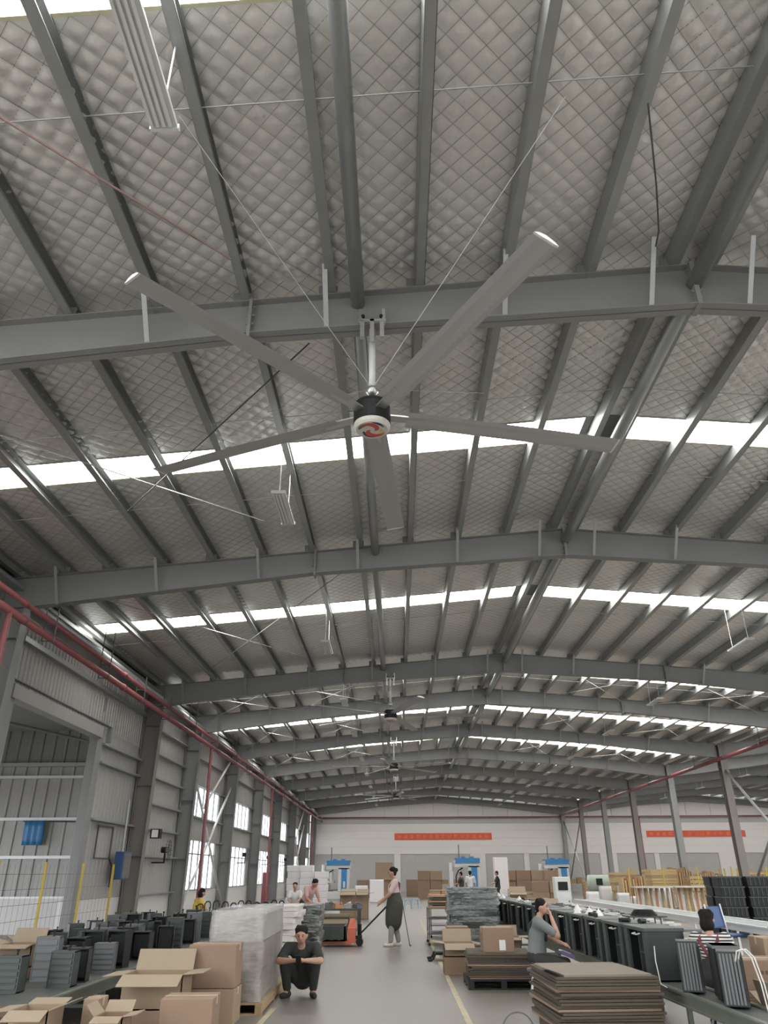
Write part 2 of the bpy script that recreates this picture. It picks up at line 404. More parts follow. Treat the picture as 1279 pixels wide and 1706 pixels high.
# doorway bay: opening Y 16.4-21.5, z 0-5.2
ribbed(16.3, 25.66, 5.5, 7.55, XL, wl, 'sheet', .2)
ribbed(21.6, 25.66, 1.06, 5.5, XL, wl, 'sheet', .3, .012); MB().b2((XL-.24, 21.6, 0), (XL, 25.66, 1.06)).build('base_wall', 'white_paint', wl)
ribbed(25.66, 31.2, 1.06, 7.55, XL, wl, 'sheet', .3, .012); MB().b2((XL-.24, 25.66, 0), (XL, 31.2, 1.06)).build('base_wall', 'white_paint', wl)
MB().b2((XL-.02, 16.3, 6.5), (XL+.16, 25.6, 6.62)).build('girt', 'galv', wl)
MB().b2((XL-.02, 16.3, 5.62), (XL+.12, 22.6, 5.64)).b2((XL-.02, 22.5, 5.2), (XL+.12, 22.62, 5.64)).build('girt', 'sheet_dark', wl)
h1 = MB().b2((XL-.1, 16.2, 5.2), (XL+.2, 21.7, 5.5)).build('door_header', 'sheet', wl)
for yj in (16.25, 21.75): MB().b2((XL-.12, yj-.16, 0), (XL+.1, yj+.16, 5.5)).b2((XL+.1, yj-.2, 0), (XL+.13, yj+.2, 5.5)).build('door_post', 'beam' , wl)
for z in (3.05, 4.55, 5.05): MB().b2((XL+.02, 22, z), (XL+.2, 25.6, z+.06)).build('girt', 'galv', wl)
MB().b2((XL, 21.9, 6.0), (XL+.05, 22.0, 6.4)).build('girt', 'galv', wl)
for z in (2.2, 3.05, 3.85, 4.7, 5.5, 6.3): MB().b2((XL+.02, 25.8, z), (XL+.2, 31.1, z+.06)).build('girt', 'galv', wl)
MB().b2((XL+.0, 25.8, 1.06), (XL+.2, 31.1, 1.1)).build('girt', 'galv', wl)
wi = 0
mat('win_frame', (.33,.35,.35), .45, .3, .05, 4)
for b in range(5, 11):
    y0, y1 = FR[b], FR[b+1]; a, c = y0+1.75, y1-1.1
    MB().b2((XL-.24, y0, 0), (XL, y1, 1.06)).build('base_wall', 'white_paint', wl)
    ribbed(y0, a, 1.06, 7.55, XL, wl, 'sheet', .29, .012); ribbed(c, y1, 1.06, 7.55, XL, wl, 'sheet', .29, .012)
    ribbed(a, c, 3.0, 3.86, XL, wl, 'sheet', .3, .012); ribbed(a, c, 5.13, 7.55, XL, wl, 'sheet', .3, .012)
    for z in (3.0, 3.86, 5.13, 6.2): MB().b2((XL+.02, y0+.1, z-.05), (XL+.17, y1-.1, z+.0)).build('girt', 'galv', wl)
    for z0, z1 in ((3.86, 5.13), (1.06, 3.0)):
        wi += 1; wn = struct('window_%d' % wi, 'white lit window of narrow panes in the side wall')
        f = MB()
        for ya in (a, c-.05): f.b2((XL-.05, ya, z0), (XL+.03, ya+.05, z1))
        for za in (z0, z1-.05): f.b2((XL-.05, a, za), (XL+.03, c, za+.05))
        f.build('window_frame', 'win_frame', wn)
        N = 5
        for k in range(1, N):
            ym = a+(c-a)*k/N; MB().b2((XL-.03, ym-.045, z0), (XL+.02, ym+.045, z1)).build('mullion', 'win_frame', wn)
        if z0 < 2: MB().b2((XL-.03, a, 2.42), (XL+.02, c, 2.47)).build('transom', 'win_frame', wn)
        for k in range(N):
            MB().b2((XL-.012, a+(c-a)*k/N, z0), (XL-.008, a+(c-a)*(k+1)/N, z1)).build('pane', 'glass', wn)
# eave beam / gutter line along the wall top
MB().b2((XL+.02, 7.2, 7.28), (XL+.5, YEND, 7.36)).b2((XL+.02, 7.2, 6.95), (XL+.06, YEND, 7.5)).build('eave_girt', 'galv', wl)
MB().tube((-7.95, 15.3, 7.05), (-7.95, YEND, 7.05), .09, n=12).build('eave_strut', 'galv', wl, smooth=True)
MB().b2((XL-.05, 7.2, 7.5), (XL+.02, YEND, 7.9)).build('eave_flashing', 'sheet_dark', wl)
# X bracing in the wall bay behind the first windows
for b in (5, 9):
    y0, y1 = FR[b], FR[b+1]
    for (ya, za), (yb, zb) in (((y0+.3, 5.5), (y1-.3, .4)), ((y0+.3, .4), (y1-.3, 5.5)), ((y0+2.5, 4.2), (y1-.3, 7.0))):
        MB().tube((-8.25, ya, za), (-8.25, yb, zb), .055, n=8).build('wall_brace', 'white_paint', wl, smooth=True)
# annex behind the doorway: a transverse ribbed wall with girts and a white base, roof slab, sides left open below to let daylight in
ax = struct('wall_annex', 'ribbed metal wall of the lean-to seen through the doorway')
YA = 26.4
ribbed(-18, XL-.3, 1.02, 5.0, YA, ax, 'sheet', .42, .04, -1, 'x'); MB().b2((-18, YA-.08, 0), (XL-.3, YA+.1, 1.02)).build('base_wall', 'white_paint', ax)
for z in (2.15, 3.3, 4.62): MB().b2((-18, YA-.14, z), (XL-.35, YA-.02, z+.09)).build('girt', 'steel_white', ax)
MB().b2((-18, YA-.1, 1.0), (XL-.3, YA-.06, 1.06)).build('girt', 'steel_white', ax)
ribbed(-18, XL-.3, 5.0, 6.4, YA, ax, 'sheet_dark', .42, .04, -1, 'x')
MB().b2((-18.5, 10, 6.2), (XL-.05, 27, 6.3)).build('annex_roof', 'sheet_dark', ax)
MB().b2((-18.2, 10, 3.6), (-18, 27, 6.25)).build('annex_shade_panel', 'sheet_dark', ax)  # unseen slab added to block daylight and darken the upper annex
MB().b2((-18.2, 9.8, 3.6), (XL-.1, 10, 6.25)).build('annex_shade_panel', 'sheet_dark', ax)  # second added slab, keeps daylight off the upper annex from the near side
MB().b2((-18, YA-.2, 5.0), (XL-.3, YA-.05, 5.12)).build('girt', 'galv', ax)
MB().tube((-12.5, 17, 5.6), (-9.6, YA-.1, 5.6), .05, n=8).build('annex_pipe', 'galv', ax)
# --- far wall
wb = struct('wall_back', 'white panelled gable wall at the far end')
DO = [(-8.0, -.3), (.3, 7.1), (8.55, 12.3), (12.8, 19.7), (21.3, 24.95), (25.4, 31.15), (33.6, 40.5)]
edges = [XL]+[v for d in DO for v in d]+[XE2]
for i in range(0, len(edges), 2): MB().b2((edges[i], YEND, 0), (edges[i+1], YEND+.2, 3.33)).build('wall_panel', 'far_wall', wb)
zs = [3.33, 4.0, 4.7, 5.4, 6.05, 6.62]
for za, zb in zip(zs[:-1], zs[1:]): MB().b2((XL, YEND, za+.006), (XE2, YEND+.2, zb-.006)).build('wall_panel', 'far_wall', wb)
MB().b2((XL, YEND+.05, 0.0), (XE2, YEND+.3, 6.6)).build('wall_core', 'sheet', wb); wb.children[-1].location.y = .2
for xs, xe in ((XL, XC), (XC, XE2)):
    xx = xs
    while xx < xe-.1:
        xn = min(xx+2.45, xe)
        if xn-xx > .3: MB().prism([(xx+.012, 6.635), (xn-.012, 6.635), (xn-.012, zf(xn-.02)), (xx+.012, zf(xx+.02))], 'y', YEND, YEND+.2).build('gable_panel', 'far_wall', wb)
        xx = xn
o = MB().b2((XL, YEND+.21, 6.4), (XE2, YEND+.3, 9)).build('gable_backing', 'sheet_dark', wb)
for k, (xa, xb) in enumerate(DO):
    d = struct('door_%d' % (k+1), 'grey roller shutter door in the far wall')
    ribbed(0, 3.3, xa, xb, 0, d, 'shutter', .11, .01, name='shutter_curtain')
    c = d.children[-1]; me = c.data
    for v in me.vertices: x, y, z = v.co; v.co = (z, YEND+.16-x, y)
    MB().b2((xa, YEND+.02, 0), (xa+.07, YEND+.14, 3.33)).build('guide_rail', 'galv', d); MB().b2((xb-.07, YEND+.02, 0), (xb, YEND+.14, 3.33)).build('guide_rail', 'galv', d)
wr = struct('wall_right', 'pale side wall of the neighbouring bay')
ribbed(-9, YEND, 0, 7.6, XE2, wr, 'sheet', .8, .03, -1)
# unseen wall behind the camera, wide door openings added to let daylight in
wf = struct('wall_front', 'unseen white near-end wall with door openings added for daylight')
for xa, xb, za, zb in ((XL, -5, 0, 5), (3, 8, 0, 5), (16, 20, 0, 5), (XL, XE2, 5, 8.9), (30, XE2, 0, 5)): MB().b2((xa, -9.2, za), (xb, -9.0, zb)).build('wall_panel', 'far_wall', wf)
# --- fire pipes
def pipe_run(name, pts, r, label, cat='pipe', group=None, m='red_pipe', hang=()):
    o = MB().path(pts, r, n=12).build(name, m, None, smooth=True); tag(o, label, cat, group); return o
pp = thing('fire_pipe', 'pair of red sprinkler mains running under the side wall eave', 'pipe')
for z, r in ((6.60, .055), (6.27, .075)):
    q = MB().tube((-7.42, 5, z), (-7.42, 79, z), r, n=12)
    q.build('pipe', 'red_pipe', pp, smooth=True)
    for y in np.arange(8, 78, 6.0): MB().tube((-7.42, y, z), (-7.42, y+.12, z), r+.018, n=12).build('coupling', 'red_pipe', pp, smooth=True)
for y in (15.25, 18.6, 21.5, 24.2, 27.5, 31.1, 35.2, 39.1, 43, 47.1, 51, 55.1, 59, 63.1, 67, 71.1):
    b = MB()
    for X in (-7.55, -7.29): b.bar((X, y, 6.17), (X, y, 6.9), .02, .02)
    for z in (6.17, 6.52): b.bar((-7.56, y, z), (-7.28, y, z), .03, .02)
    if y in (18.6, 27.5, 35.2): 
        for X in (-7.55, -7.29): b.bar((X, y, 6.9), (X, y, 7.5), .02, .02)
    b.build('pipe_hanger', 'rod_dark', pp)
for Y, z0 in ((13.5, 3.0), (30.75, 0), (46.8, 0), (70.6, 0)):
    o = MB().tube((-7.42, Y, z0), (-7.42, Y, 6.27), .06, n=12).tube((-7.42, Y, .5), (-7.42, Y, .62), .1, n=12) if z0 == 0 else MB().tube((-7.42, Y, z0), (-7.42, Y, 6.27), .06, n=12)
    if 40 < Y < 50: o.tube((-7.42, Y, 0), (-7.42, Y, 1.75), .11, n=12); o.box((-7.55, Y+.25, .9), (.3, .5, 1.7))
    o.build('riser', 'red_pipe', pp, smooth=False)
pr = thing('fire_pipe', 'red sprinkler main hung along the row of inner columns', 'pipe')
MB().tube((XC-.35, 24, 6.72), (XC-.35, 79, 6.72), .09, n=12).build('pipe', 'red_pipe', pr, smooth=True)
for y in np.arange(26, 78, 4.0): MB().bar((XC-.35, y, 6.72), (XC-.35, y, 7.5), .02, .02).tube((XC-.35, y-.04, 6.72), (XC-.35, y+.04, 6.72), .11, n=12).build('pipe_hanger', 'rod_dark', pr)
pf = thing('fire_pipe', 'thin red pipe crossing the far gable wall', 'pipe')
MB().tube((-8.3, YEND-.2, 6.64), (XE2-.2, YEND-.2, 6.64), .05, n=8).build('pipe', 'red_pipe', pf, smooth=True)
MB().tube((23.9, YEND-.2, 0), (23.9, YEND-.2, 6.64), .05, n=8).build('riser', 'red_pipe', pf, smooth=True)
for X in np.arange(-6, 40, 5.0): MB().box((X, YEND-.12, 6.64), (.05, .2, .05)).build('bracket', 'rod_dark', pf)
# knee braces between the inner columns and bracing rods
for ya, yb in ((31.4, 39.0), (71.4, 79.0)):
    for (z0, z1) in ((6.2, .6), (.6, 6.2)):
        o = MB().tube((XC, ya, z0), (XC, yb, z1), .06, n=8).build('column_brace', 'galv', None, smooth=True); o['kind'] = 'structure'; o['label'] = 'grey diagonal brace tube between inner columns'
# banners
for xa, xb, za, zb, lab in ((-.26, 9.3, 4.58, 5.2, 'long red banner on the far wall of the main hall'), (24.45, 34.1, 4.76, 5.33, 'long red banner on the far wall beyond the inner columns')):
    t = thing('banner', lab, 'banner', (xa, YEND-.02, za))
    W, H = xb-xa, zb-za
    MB().b2((0, -.012, 0), (W, .01, H)).build('cloth', 'banner', t)
    g = MB(); n = 15; rr = random.Random(3)
    for k in range(n):
        cx = .5+(W-1)*k/(n-1)
        for q in range(5):
            if rr.random() < .5: g.box((cx, -.016, H*(.25+.5*rr.random())), (.32, .004, .04))
            else: g.box((cx+.28*(rr.random()-.5), -.016, H*.5), (.04, .004, .34))
    o = g.build('faded_print', 'banner_print', t); o['kind'] = 'stuff'
# ------------------------------------------------------------------ ceiling fans and hanging lamps
mat('blade', (.40,.395,.40), .5, .2, .04, 2)
mat('fan_white', (.66,.68,.67), .4, .1, .04, 4)
mat('chrome', (.55,.55,.55), .3, .8, .05, 4)
mat('cover_cream', (.62,.60,.54), .5, 0, .05, 4)
mat('emblem_red', (.52,.10,.07), .5, 0, .05, 4)
mat('emblem_navy', (.035,.06,.13), .5, 0, .05, 4)
mat('emblem_gold', (.60,.50,.28), .5, 0, .05, 4)
mat('emblem_green', (.06,.16,.13), .5, 0, .05, 4)
def swoosh(r0, r1, a0, a1, w, n=12):      # a crescent stroke in the XY plane
    out, inn = [], []
    for i in range(n+1):
        t = i/n; a = math.radians(a0+(a1-a0)*t); r = r0+(r1-r0)*t; q = w*math.sin(math.pi*t)**.7+.002
        out.append(((r+q/2)*math.cos(a), (r+q/2)*math.sin(a))); inn.append(((r-q/2)*math.cos(a), (r-q/2)*math.sin(a)))
    return out+inn[::-1]
FAN_ANG = [-138, 150, 77, 5, -67]     # degrees from +Y towards +X
def fan(x, y, label, off=0, zh=6.44, R=3.06):
    zb = 7.99-.066*abs(x-XR)
    t = thing('ceiling_fan', label, 'fan', (x, y, zb), 0, 'industrial ceiling fans in a line')
    hz = zh-zb
    b = MB().box((0, -.05, .03), (.34, .2, .035)); b.box((-.14, -.12, .1), (.04, .05, .22)).box((.14, -.12, .1), (.04, .05, .22)).box((0, -.12, -.1), (.05, .06, .3)).box((-.12, -.12, -.1), (.05, .06, .24)).box((.12, -.12, -.1), (.05, .06, .24))
    b.build('mount_bracket', 'chrome', t)
    for dx in (-.11, .11): MB().tube((dx, -.16, .09), (dx, -.13, .09), .022, n=8).build('bolt', 'black', t)
    MB().tube((0, 0, 0), (0, 0, hz+.34), .042, n=14).build('down_rod', 'fan_white', t, smooth=True)
    MB().lathe([(.03, hz+.3), (.075, hz+.36), (.05, hz+.42)], n=16).build('rod_collar', 'chrome', t, smooth=True)
    mo = MB().lathe([(.1, hz+.2), (.2, hz+.17), (.215, hz+.12), (.215, hz-.1), (.19, hz-.13)], n=28).build('motor', 'black', t, smooth=False)
    MB().lathe([(.21, hz-.1), (.207, hz-.15), (.185, hz-.175), (.02, hz-.176)], n=28).build('cover_disc', 'cover_cream', mo, smooth=False)
    for (r0, r1, a0, a1, w_, mm) in ((.02, .15, 200, 20, .075, 'emblem_red'), (.03, .16, 20, -150, .07, 'emblem_red'), (.14, .10, 60, 170, .05, 'emblem_navy'), (.10, .15, -20, 60, .06, 'emblem_gold'), (.15, .13, 185, 265, .05, 'emblem_green'), (.16, .15, -90, -25, .03, 'emblem_navy')):
        MB().prism(swoosh(r0, r1, a0, a1, w_), 'z', hz-.1775-.001*(mm == 'emblem_red'), hz-.1755).build('emblem_stroke', mm, mo)
    for A in FAN_ANG:
        a = math.radians(A+off); d = Vector((math.sin(a), math.cos(a), 0)); s = Vector((math.cos(a), -math.sin(a), 0))
        # aerofoil blade, slightly pitched, broad extruded section
        vs = []; N = 8
        prof = [(-.13, 0), (-.09, .016), (0, .028), (.07, .02), (.13, 0), (.07, -.004), (0, -.002), (-.08, -.004)]
        rs = [.42, 1.0, 1.8, 2.6, R]
        for r in rs:
            drop = -.03*(r/R)**2
            for u, z in prof:
                uz = z+.16*u; vs.append(d*r+s*u+Vector((0, 0, hz+.02+uz+drop)))
        fs = []
        for j in range(len(rs)-1): fs += [(j*N+i, j*N+(i+1) % N, (j+1)*N+(i+1) % N, (j+1)*N+i) for i in range(N)]
        fs += [tuple(range(N)), tuple(range((len(rs)-1)*N, len(rs)*N))]
        bl = MB().add(vs, fs).build('blade', 'blade', t)
        MB().add([d*(R+q)+s*u+Vector((0, 0, hz-.012+z*1.6+.16*u)) for q in (-.01, .012) for u, z in prof], [(i, (i+1) % N, N+(i+1) % N, N+i) for i in range(N)]+[tuple(range(N)), tuple(range(N, 2*N))]).build('end_cap', 'steel_white', bl)
        MB().bar(d*.16+Vector((0,0,hz+.02)), d*.62+Vector((0,0,hz+.03)), .12, .02).build('blade_arm', 'chrome', t)
    for gx, gy in ((-1.75, -2.6), (1.95, -2.5), (-1.7, 2.4), (1.7, 2.4)):
        MB().tube((0, 0, hz+.4), (gx, gy, zt(x+gx)-zb+.02), .0045, n=4).build('guy_wire', 'rod', t)
    return t
fan(-.24, 7.2, 'large five-blade ceiling fan with coloured emblem under its black motor')
fan(-.18, 25.66, 'five-blade ceiling fan on the third roof beam, second in the line of fans', 12, 6.52)
fan(-.12, 39.2, 'five-blade ceiling fan third in the line of fans', 40, 6.5)
fan(-.05, 55.2, 'five-blade ceiling fan last in the line of fans', 22, 6.5)
def lamp():
    t = thing('pendant_lamp', 'x', 'lamp', (0, 0, 7.2), 0, None)
    b = MB().b2((-.11, -.58, 0), (.11, .58, .035))
    b.build('housing', 'fan_white', t)
    for k in range(4): MB().b2((-.09+.05*k-.013, -.56, -.022), (-.09+.05*k+.013, .56, -.001)).build('tube_lens', 'steel_white', t)
    for y in (-.59, .59): MB().box((0, y, .012), (.24, .03, .055)).build('end_cap', 'fan_white', t)
    for y in (-.5, .5): MB().tube((0, y, .035), (0, y, 1.25), .008, n=5).build('hanging_rod', 'steel_white', t)
    return t
L0 = lamp(); first = True
for X, ys, g in ((-1.85, (3.45, 11.1, 19.6, 26.8, 33.6, 41.6, 48.6, 56, 64, 72), 'row of lamps over the left benches'), (9.35, (11.3, 19.7, 27.1, 33.64, 41.6, 48.6, 56, 64, 72), 'row of lamps over the right line'), (21.5, (41.6, 48.6, 56, 64), 'lamps in the neighbouring bay'), (27, (41.6, 48.6, 56, 64), 'lamps in the neighbouring bay')):
    for y in ys:
        o = L0 if first else copy_tree(L0); first = False
        o.location = (X, y, 7.2 if X < 20 else 7.0); o['group'] = g
        o['label'] = {-1.85: 'white strip lamp hanging on rods between ridge and side wall windows', 9.35: 'white strip lamp hanging on rods between ridge and inner columns'}.get(X, 'white strip lamp hanging beyond the inner columns')
        if (X, y) == (-1.85, 11.1): o['label'] = 'white strip lamp hanging just behind the big emblem fan'
        if (X, y) == (-1.85, 3.45): o['label'] = 'white four-strip lamp hanging in front of the big emblem fan'
# ------------------------------------------------------------------ goods, benches and machines on the floor
mat('card', (.26,.175,.12), .8, 0, .1, 4, .06, 20)
mat('card_b', (.30,.22,.145), .8, 0, .1, 4, .06, 20)
mat('card_in', (.31,.25,.175), .85, 0, .08, 4)
mat('card_edge', (.088,.072,.052), .9, 0, .3, 30, stretch=(1,1,6))
mat('tape', (.50,.40,.28), .35, 0, .05, 4)
mat('paper', (.70,.69,.66), .7, 0, .03, 4)
mat('print', (.13,.09,.06), .8, 0, .1, 4)
mat('wood', (.34,.24,.14), .75, 0, .2, 3, .1, 12, (1,6,6))
mat('ply', (.50,.36,.18), .7, 0, .18, 3, .05, 12, (1,1,6))
mat('ply_red', (.42,.22,.12), .7, 0, .18, 3)
mat('dark_steel', (.03,.036,.033), .42, .25, .2, 5)
mat('green_steel', (.058,.070,.063), .45, .2, .15, 5)
mat('grey_steel', (.14,.145,.15), .45, .2, .15, 5)
mat('rail_steel', (.15,.165,.135), .45, .35, .2, 4)
mat('belt', (.07,.075,.07), .6, 0, .15, 3)
mat('card_top', (.215,.185,.145), .85, 0, .12, 3)
mat('pale_belt', (.31,.34,.32), .5, 0, .08, 2)
mat('film', (.45,.44,.425), .2, 0, .3, 7, 1.0, 8, (1,1,3), alpha=.5, spec=.8)
mat('film_dark', (.27,.29,.28), .1, 0, .85, 7, 1.0, 6, (1,1,6), alpha=.62, spec=1.0)  # strong streaky tone paints glossy highlights into the film colour
mat('foam', (.56,.53,.49), .8, 0, .08, 5, .1, 12)
mat('foam_white', (.72,.69,.69), .8, 0, .04, 5)
mat('orange', (.62,.16,.09), .45, 0, .12, 5)
mat('blue', (.05,.24,.52), .45, 0, .08, 3)
mat('blue_dark', (.03,.075,.19), .5, 0, .12, 4)
mat('machine_white', (.68,.69,.66), .45, 0, .05, 3)
mat('yellow', (.55,.40,.06), .5, 0, .12, 4)
mat('cable_white', (.66,.65,.60), .5, 0, .05, 4)
mat('pink', (.60,.25,.30), .6, 0, .1, 4)
mat('purple', (.16,.12,.24), .5, 0, .1, 4)
def span(xl, xr, yt, yb, Y):   # extent on the plane Y of something seen between these pixels
    ym = (yt+yb)/2
    return AY(xl, ym, Y).x, AY(xr, ym, Y).x, AY((xl+xr)/2, yb, Y).z, AY((xl+xr)/2, yt, Y).z
def carton(label, loc, w, d, hh, rz=0.0, opened=0, m='card', group=None, paper=False, prnt=False, flaps=(1.9, 2.0, 2.3, 2.2), name='cardboard_box', cat='box'):
    t = thing(name, label, cat, loc, rz, group)
    if not opened:
        MB().b2((-w/2, -d/2, 0), (w/2, d/2, hh)).build('carton_body', m, t, bevel=.006)
        MB().b2((-w/2-.002, -.03, hh-.08), (-w/2+.001, .03, hh+.002)).b2((-w/2, -.03, hh), (w/2, .03, hh+.002)).b2((w/2-.001, -.03, hh-.08), (w/2+.002, .03, hh+.002)).build('tape', 'tape', t)
        MB().b2((-w/2, -.003, hh-.002), (w/2, -.001, hh+.003)).build('flap_seam', 'card_edge', t)
    else:
        k = .012
        b = MB().b2((-w/2, -d/2, 0), (w/2, d/2, .012))
        b.b2((-w/2, -d/2, 0), (w/2, -d/2+k, hh)); b.b2((-w/2, d/2-k, 0), (w/2, d/2, hh)); b.b2((-w/2, -d/2, 0), (-w/2+k, d/2, hh)); b.b2((w/2-k, -d/2, 0), (w/2, d/2, hh))
        b.build('carton_body', m, t)
        fw = min(w, d)*.48
        for i, (cx, cy, L) in enumerate(((0, -d/2, w), (0, d/2, w), (-w/2, 0, d), (w/2, 0, d))):
            a = flaps[i]; ox = (-1 if cx < 0 else 1) if cx else 0; oy = (-1 if cy < 0 else 1) if cy else 0
            n = Vector((ox, oy, 0)); e = n*math.sin(a)*1.0+Vector((0, 0, -math.cos(a)))   # a: angle from hanging down... pi = upright
            p0 = Vector((cx, cy, hh)); p1 = p0+e*fw
            side = Vector((0, 1, 0)) if cx else Vector((1, 0, 0))
            q = n.cross(side); nn = e.cross(side).normalized()*.004
            vs = []
            for off in (-1, 1):
                for p in (p0, p1):
                    for s in (-1, 1): vs.append(p+side*s*L/2*.99+nn*off)
            MB().add(vs, [(0,1,3,2),(4,6,7,5),(0,4,5,1),(2,3,7,6),(0,2,6,4),(1,5,7,3)]).build('flap', 'card_in', t)
    if paper: MB().b2((w*.02, -d/2-.004, hh*.08), (w*.22, -d/2+.001, hh*.5)).build('shipping_label', 'paper', t)
    if prnt:
        g = MB(); rr = random.Random(5)
        for k in range(7): g.b2((-w*.25+w*.07*k, -d/2-.004, hh*.62), (-w*.25+w*.07*k+w*.045, -d/2+.001, hh*.72))
        for k in range(2): g.b2((-w*.08+w*.16*k, -d/2-.004, hh*.25), (-w*.08+w*.16*k+w*.07, -d/2+.001, hh*.45))
        o = g.build('faded_print', 'print', t); o['kind'] = 'stuff'
    return t
def cpx(label, xl, xr, yt, yb, Y, d, floor=False, **k):
    x0, x1, z0, z1 = span(xl, xr, yt, yb, Y)
    if floor: z0 = 0.0
    return carton(label, ((x0+x1)/2, Y+d/2, z0), x1-x0, d, z1-z0, **k), (x0, x1, z0, z1)
def under(label, ext, Y, d, **k):   # a carton that carries the one above it
    x0, x1, z0, z1 = ext
    return carton(label, ((x0+x1)/2, Y+d/2, 0), (x1-x0)*1.04, d*1.04, z0-.006, **k)
# foreground cartons, left
_, e = cpx('open cardboard box with wide flaps beside the green conveyor', 200, 302, 1624, 1683, 10.35, .5, opened=1, m='card_b', flaps=(1.15, 2.75, 1.5, 1.65), name='cardboard_box')
under('brown cardboard box underneath the wide-flapped open box', e, 10.35, .5)
_, e = cpx('large closed cardboard box with taped lid in front of the film-wrapped pallet', 312, 392, 1574, 1647, 11.0, .46)
under('cardboard box carrying the large closed taped box', e, 11.0, .46, m='card_b')
cpx('low closed cardboard box with a strip of light tape, before the taped box', 262, 350, 1664, 1740, 9.55, .5, floor=True, rz=.05)
cpx('small upright cardboard box in front of the open flapped box', 134, 160, 1664, 1740, 9.45, .3, floor=True, m='card_b')
cpx('open cardboard box at the near end of the left conveyor', 8, 74, 1684, 1760, 8.8, .42, floor=True, opened=1, flaps=(1.2, 1.75, 1.5, 1.9), m='card_b')
cpx('narrow cardboard box with one torn flap near the left conveyor end', 152, 200, 1694, 1760, 9.0, .3, floor=True, opened=1, flaps=(1.3, 2.3, 2.4, 1.7))
_, e = cpx('open cardboard box on top of a carton beyond the left conveyor', -6, 50, 1574, 1612, 11.6, .4, opened=1, m='card_b', flaps=(1.4, 2.7, 1.8, 2.0))
under('closed carton with an open box on it beyond the left conveyor', e, 11.6, .4)
cpx('tan carton half hidden behind grey housings by the doorway', 22, 56, 1568, 1590, 13.2, .4, floor=True, m='card_b', opened=1, flaps=(1.2, 2.9, 2, 2))
cpx('cardboard box standing against the side wall column', 204, 229, 1522, 1545, 20.0, .4, floor=True)
# --- left conveyor
def conveyor(label, x0, x1, y0, y1, z, belt='belt', rail='rail_steel', n=8):
    t = thing('conveyor', label, 'conveyor', ((x0+x1)/2, y0, 0)); w = x1-x0; L = y1-y0
    for s in (-1, 1):
        r = MB().b2((s*w/2-.03, 0, z-.14), (s*w/2+.03, L, z)); r.b2((s*w/2-.045, 0, z-.03), (s*w/2+.045, L, z-.005)).b2((s*w/2-.045, 0, z-.14), (s*w/2+.045, L, z-.12)).build('side_rail', rail, t)
    MB().b2((-w/2+.03, 0, z-.05), (w/2-.03, L, z-.02)).build('belt', belt, t)
    for k in range(n):
        y = .15+(L-.3)*k/(n-1)
        for s in (-1, 1): MB().b2((s*w/2-.025, y-.025, 0), (s*w/2+.025, y+.025, z-.14)).build('leg', rail, t)
        MB().b2((-w/2, y-.02, .12), (w/2, y+.02, .16)).build('cross_bar', rail, t)
    return t
conveyor('low green-railed conveyor line along the side wall', -5.0, -3.92, 9.6, 20.6, .45, n=7)
# tower-like steel housings standing on the left conveyor
def housing(kind):
    W, D, H = .30, .22, .43
    t = thing('steel_housing', 'x', 'housing')
    mm = ('dark_steel', 'green_steel', 'grey_steel')[kind]
    b = MB().b2((-W/2, -D/2, 0), (-W/2+.012, D/2, H)).b2((W/2-.012, -D/2, 0), (W/2, D/2, H)).b2((-W/2, D/2-.012, 0), (W/2, D/2, H)).b2((-W/2, -D/2, 0), (W/2, D/2, .015)).b2((-W/2, -D/2, H-.015), (W/2, D/2, H))
    b.build('shell', mm, t)
    if kind == 0: MB().b2((-W/2+.03, -D/2+.05, .06), (W/2-.03, -D/2+.07, H-.05)).build('inner_panel', 'black', t)
    else:
        for k in range(5): MB().b2((-W/2+.02, -D/2-.008, .05+.075*k), (W/2-.02, -D/2+.012, .10+.075*k)).build('rib', mm, t)
        MB().b2((-W/2+.012, -D/2+.01, .015), (W/2-.012, -D/2+.02, H-.015)).build('front_panel', mm, t)
    MB().tube((.04, 0, H), (.04, 0, H+.05), .012, n=8).tube((.04, 0, H+.05), (.04, 0, H+.07), .02, n=8).build('knob', 'black', t)
    return t
HK = [housing(k) for k in range(3)]; used = [0, 0, 0]
rr = random.Random(21)
HL = ['black open steel housing standing on the green-railed conveyor', 'green-grey ribbed steel housing standing on the green-railed conveyor', 'grey ribbed steel housing standing on the green-railed conveyor']
y = 10.3; q = 0
while y < 20.3:
    for X in ((-4.25, -4.68) if q % 3 else (-4.68,)):
        k = [1, 0, 2, 1, 0, 0, 2][q % 7] if X < -4.5 else [0, 1, 0, 0, 2][q % 5]
        if rr.random() < .12: continue
        o = HK[k] if not used[k] else copy_tree(HK[k]); used[k] = 1
        o.location = (X+.05*(rr.random()-.5), y+.1*rr.random(), .43); o.rotation_euler = (0, 0, .5*(rr.random()-.5)); o.scale = (1, 1, .8+.45*rr.random())
        o['label'] = HL[k]; o['group'] = 'steel housings on the left conveyor'
    y += .52; q += 1
def sheet_parts(): pass
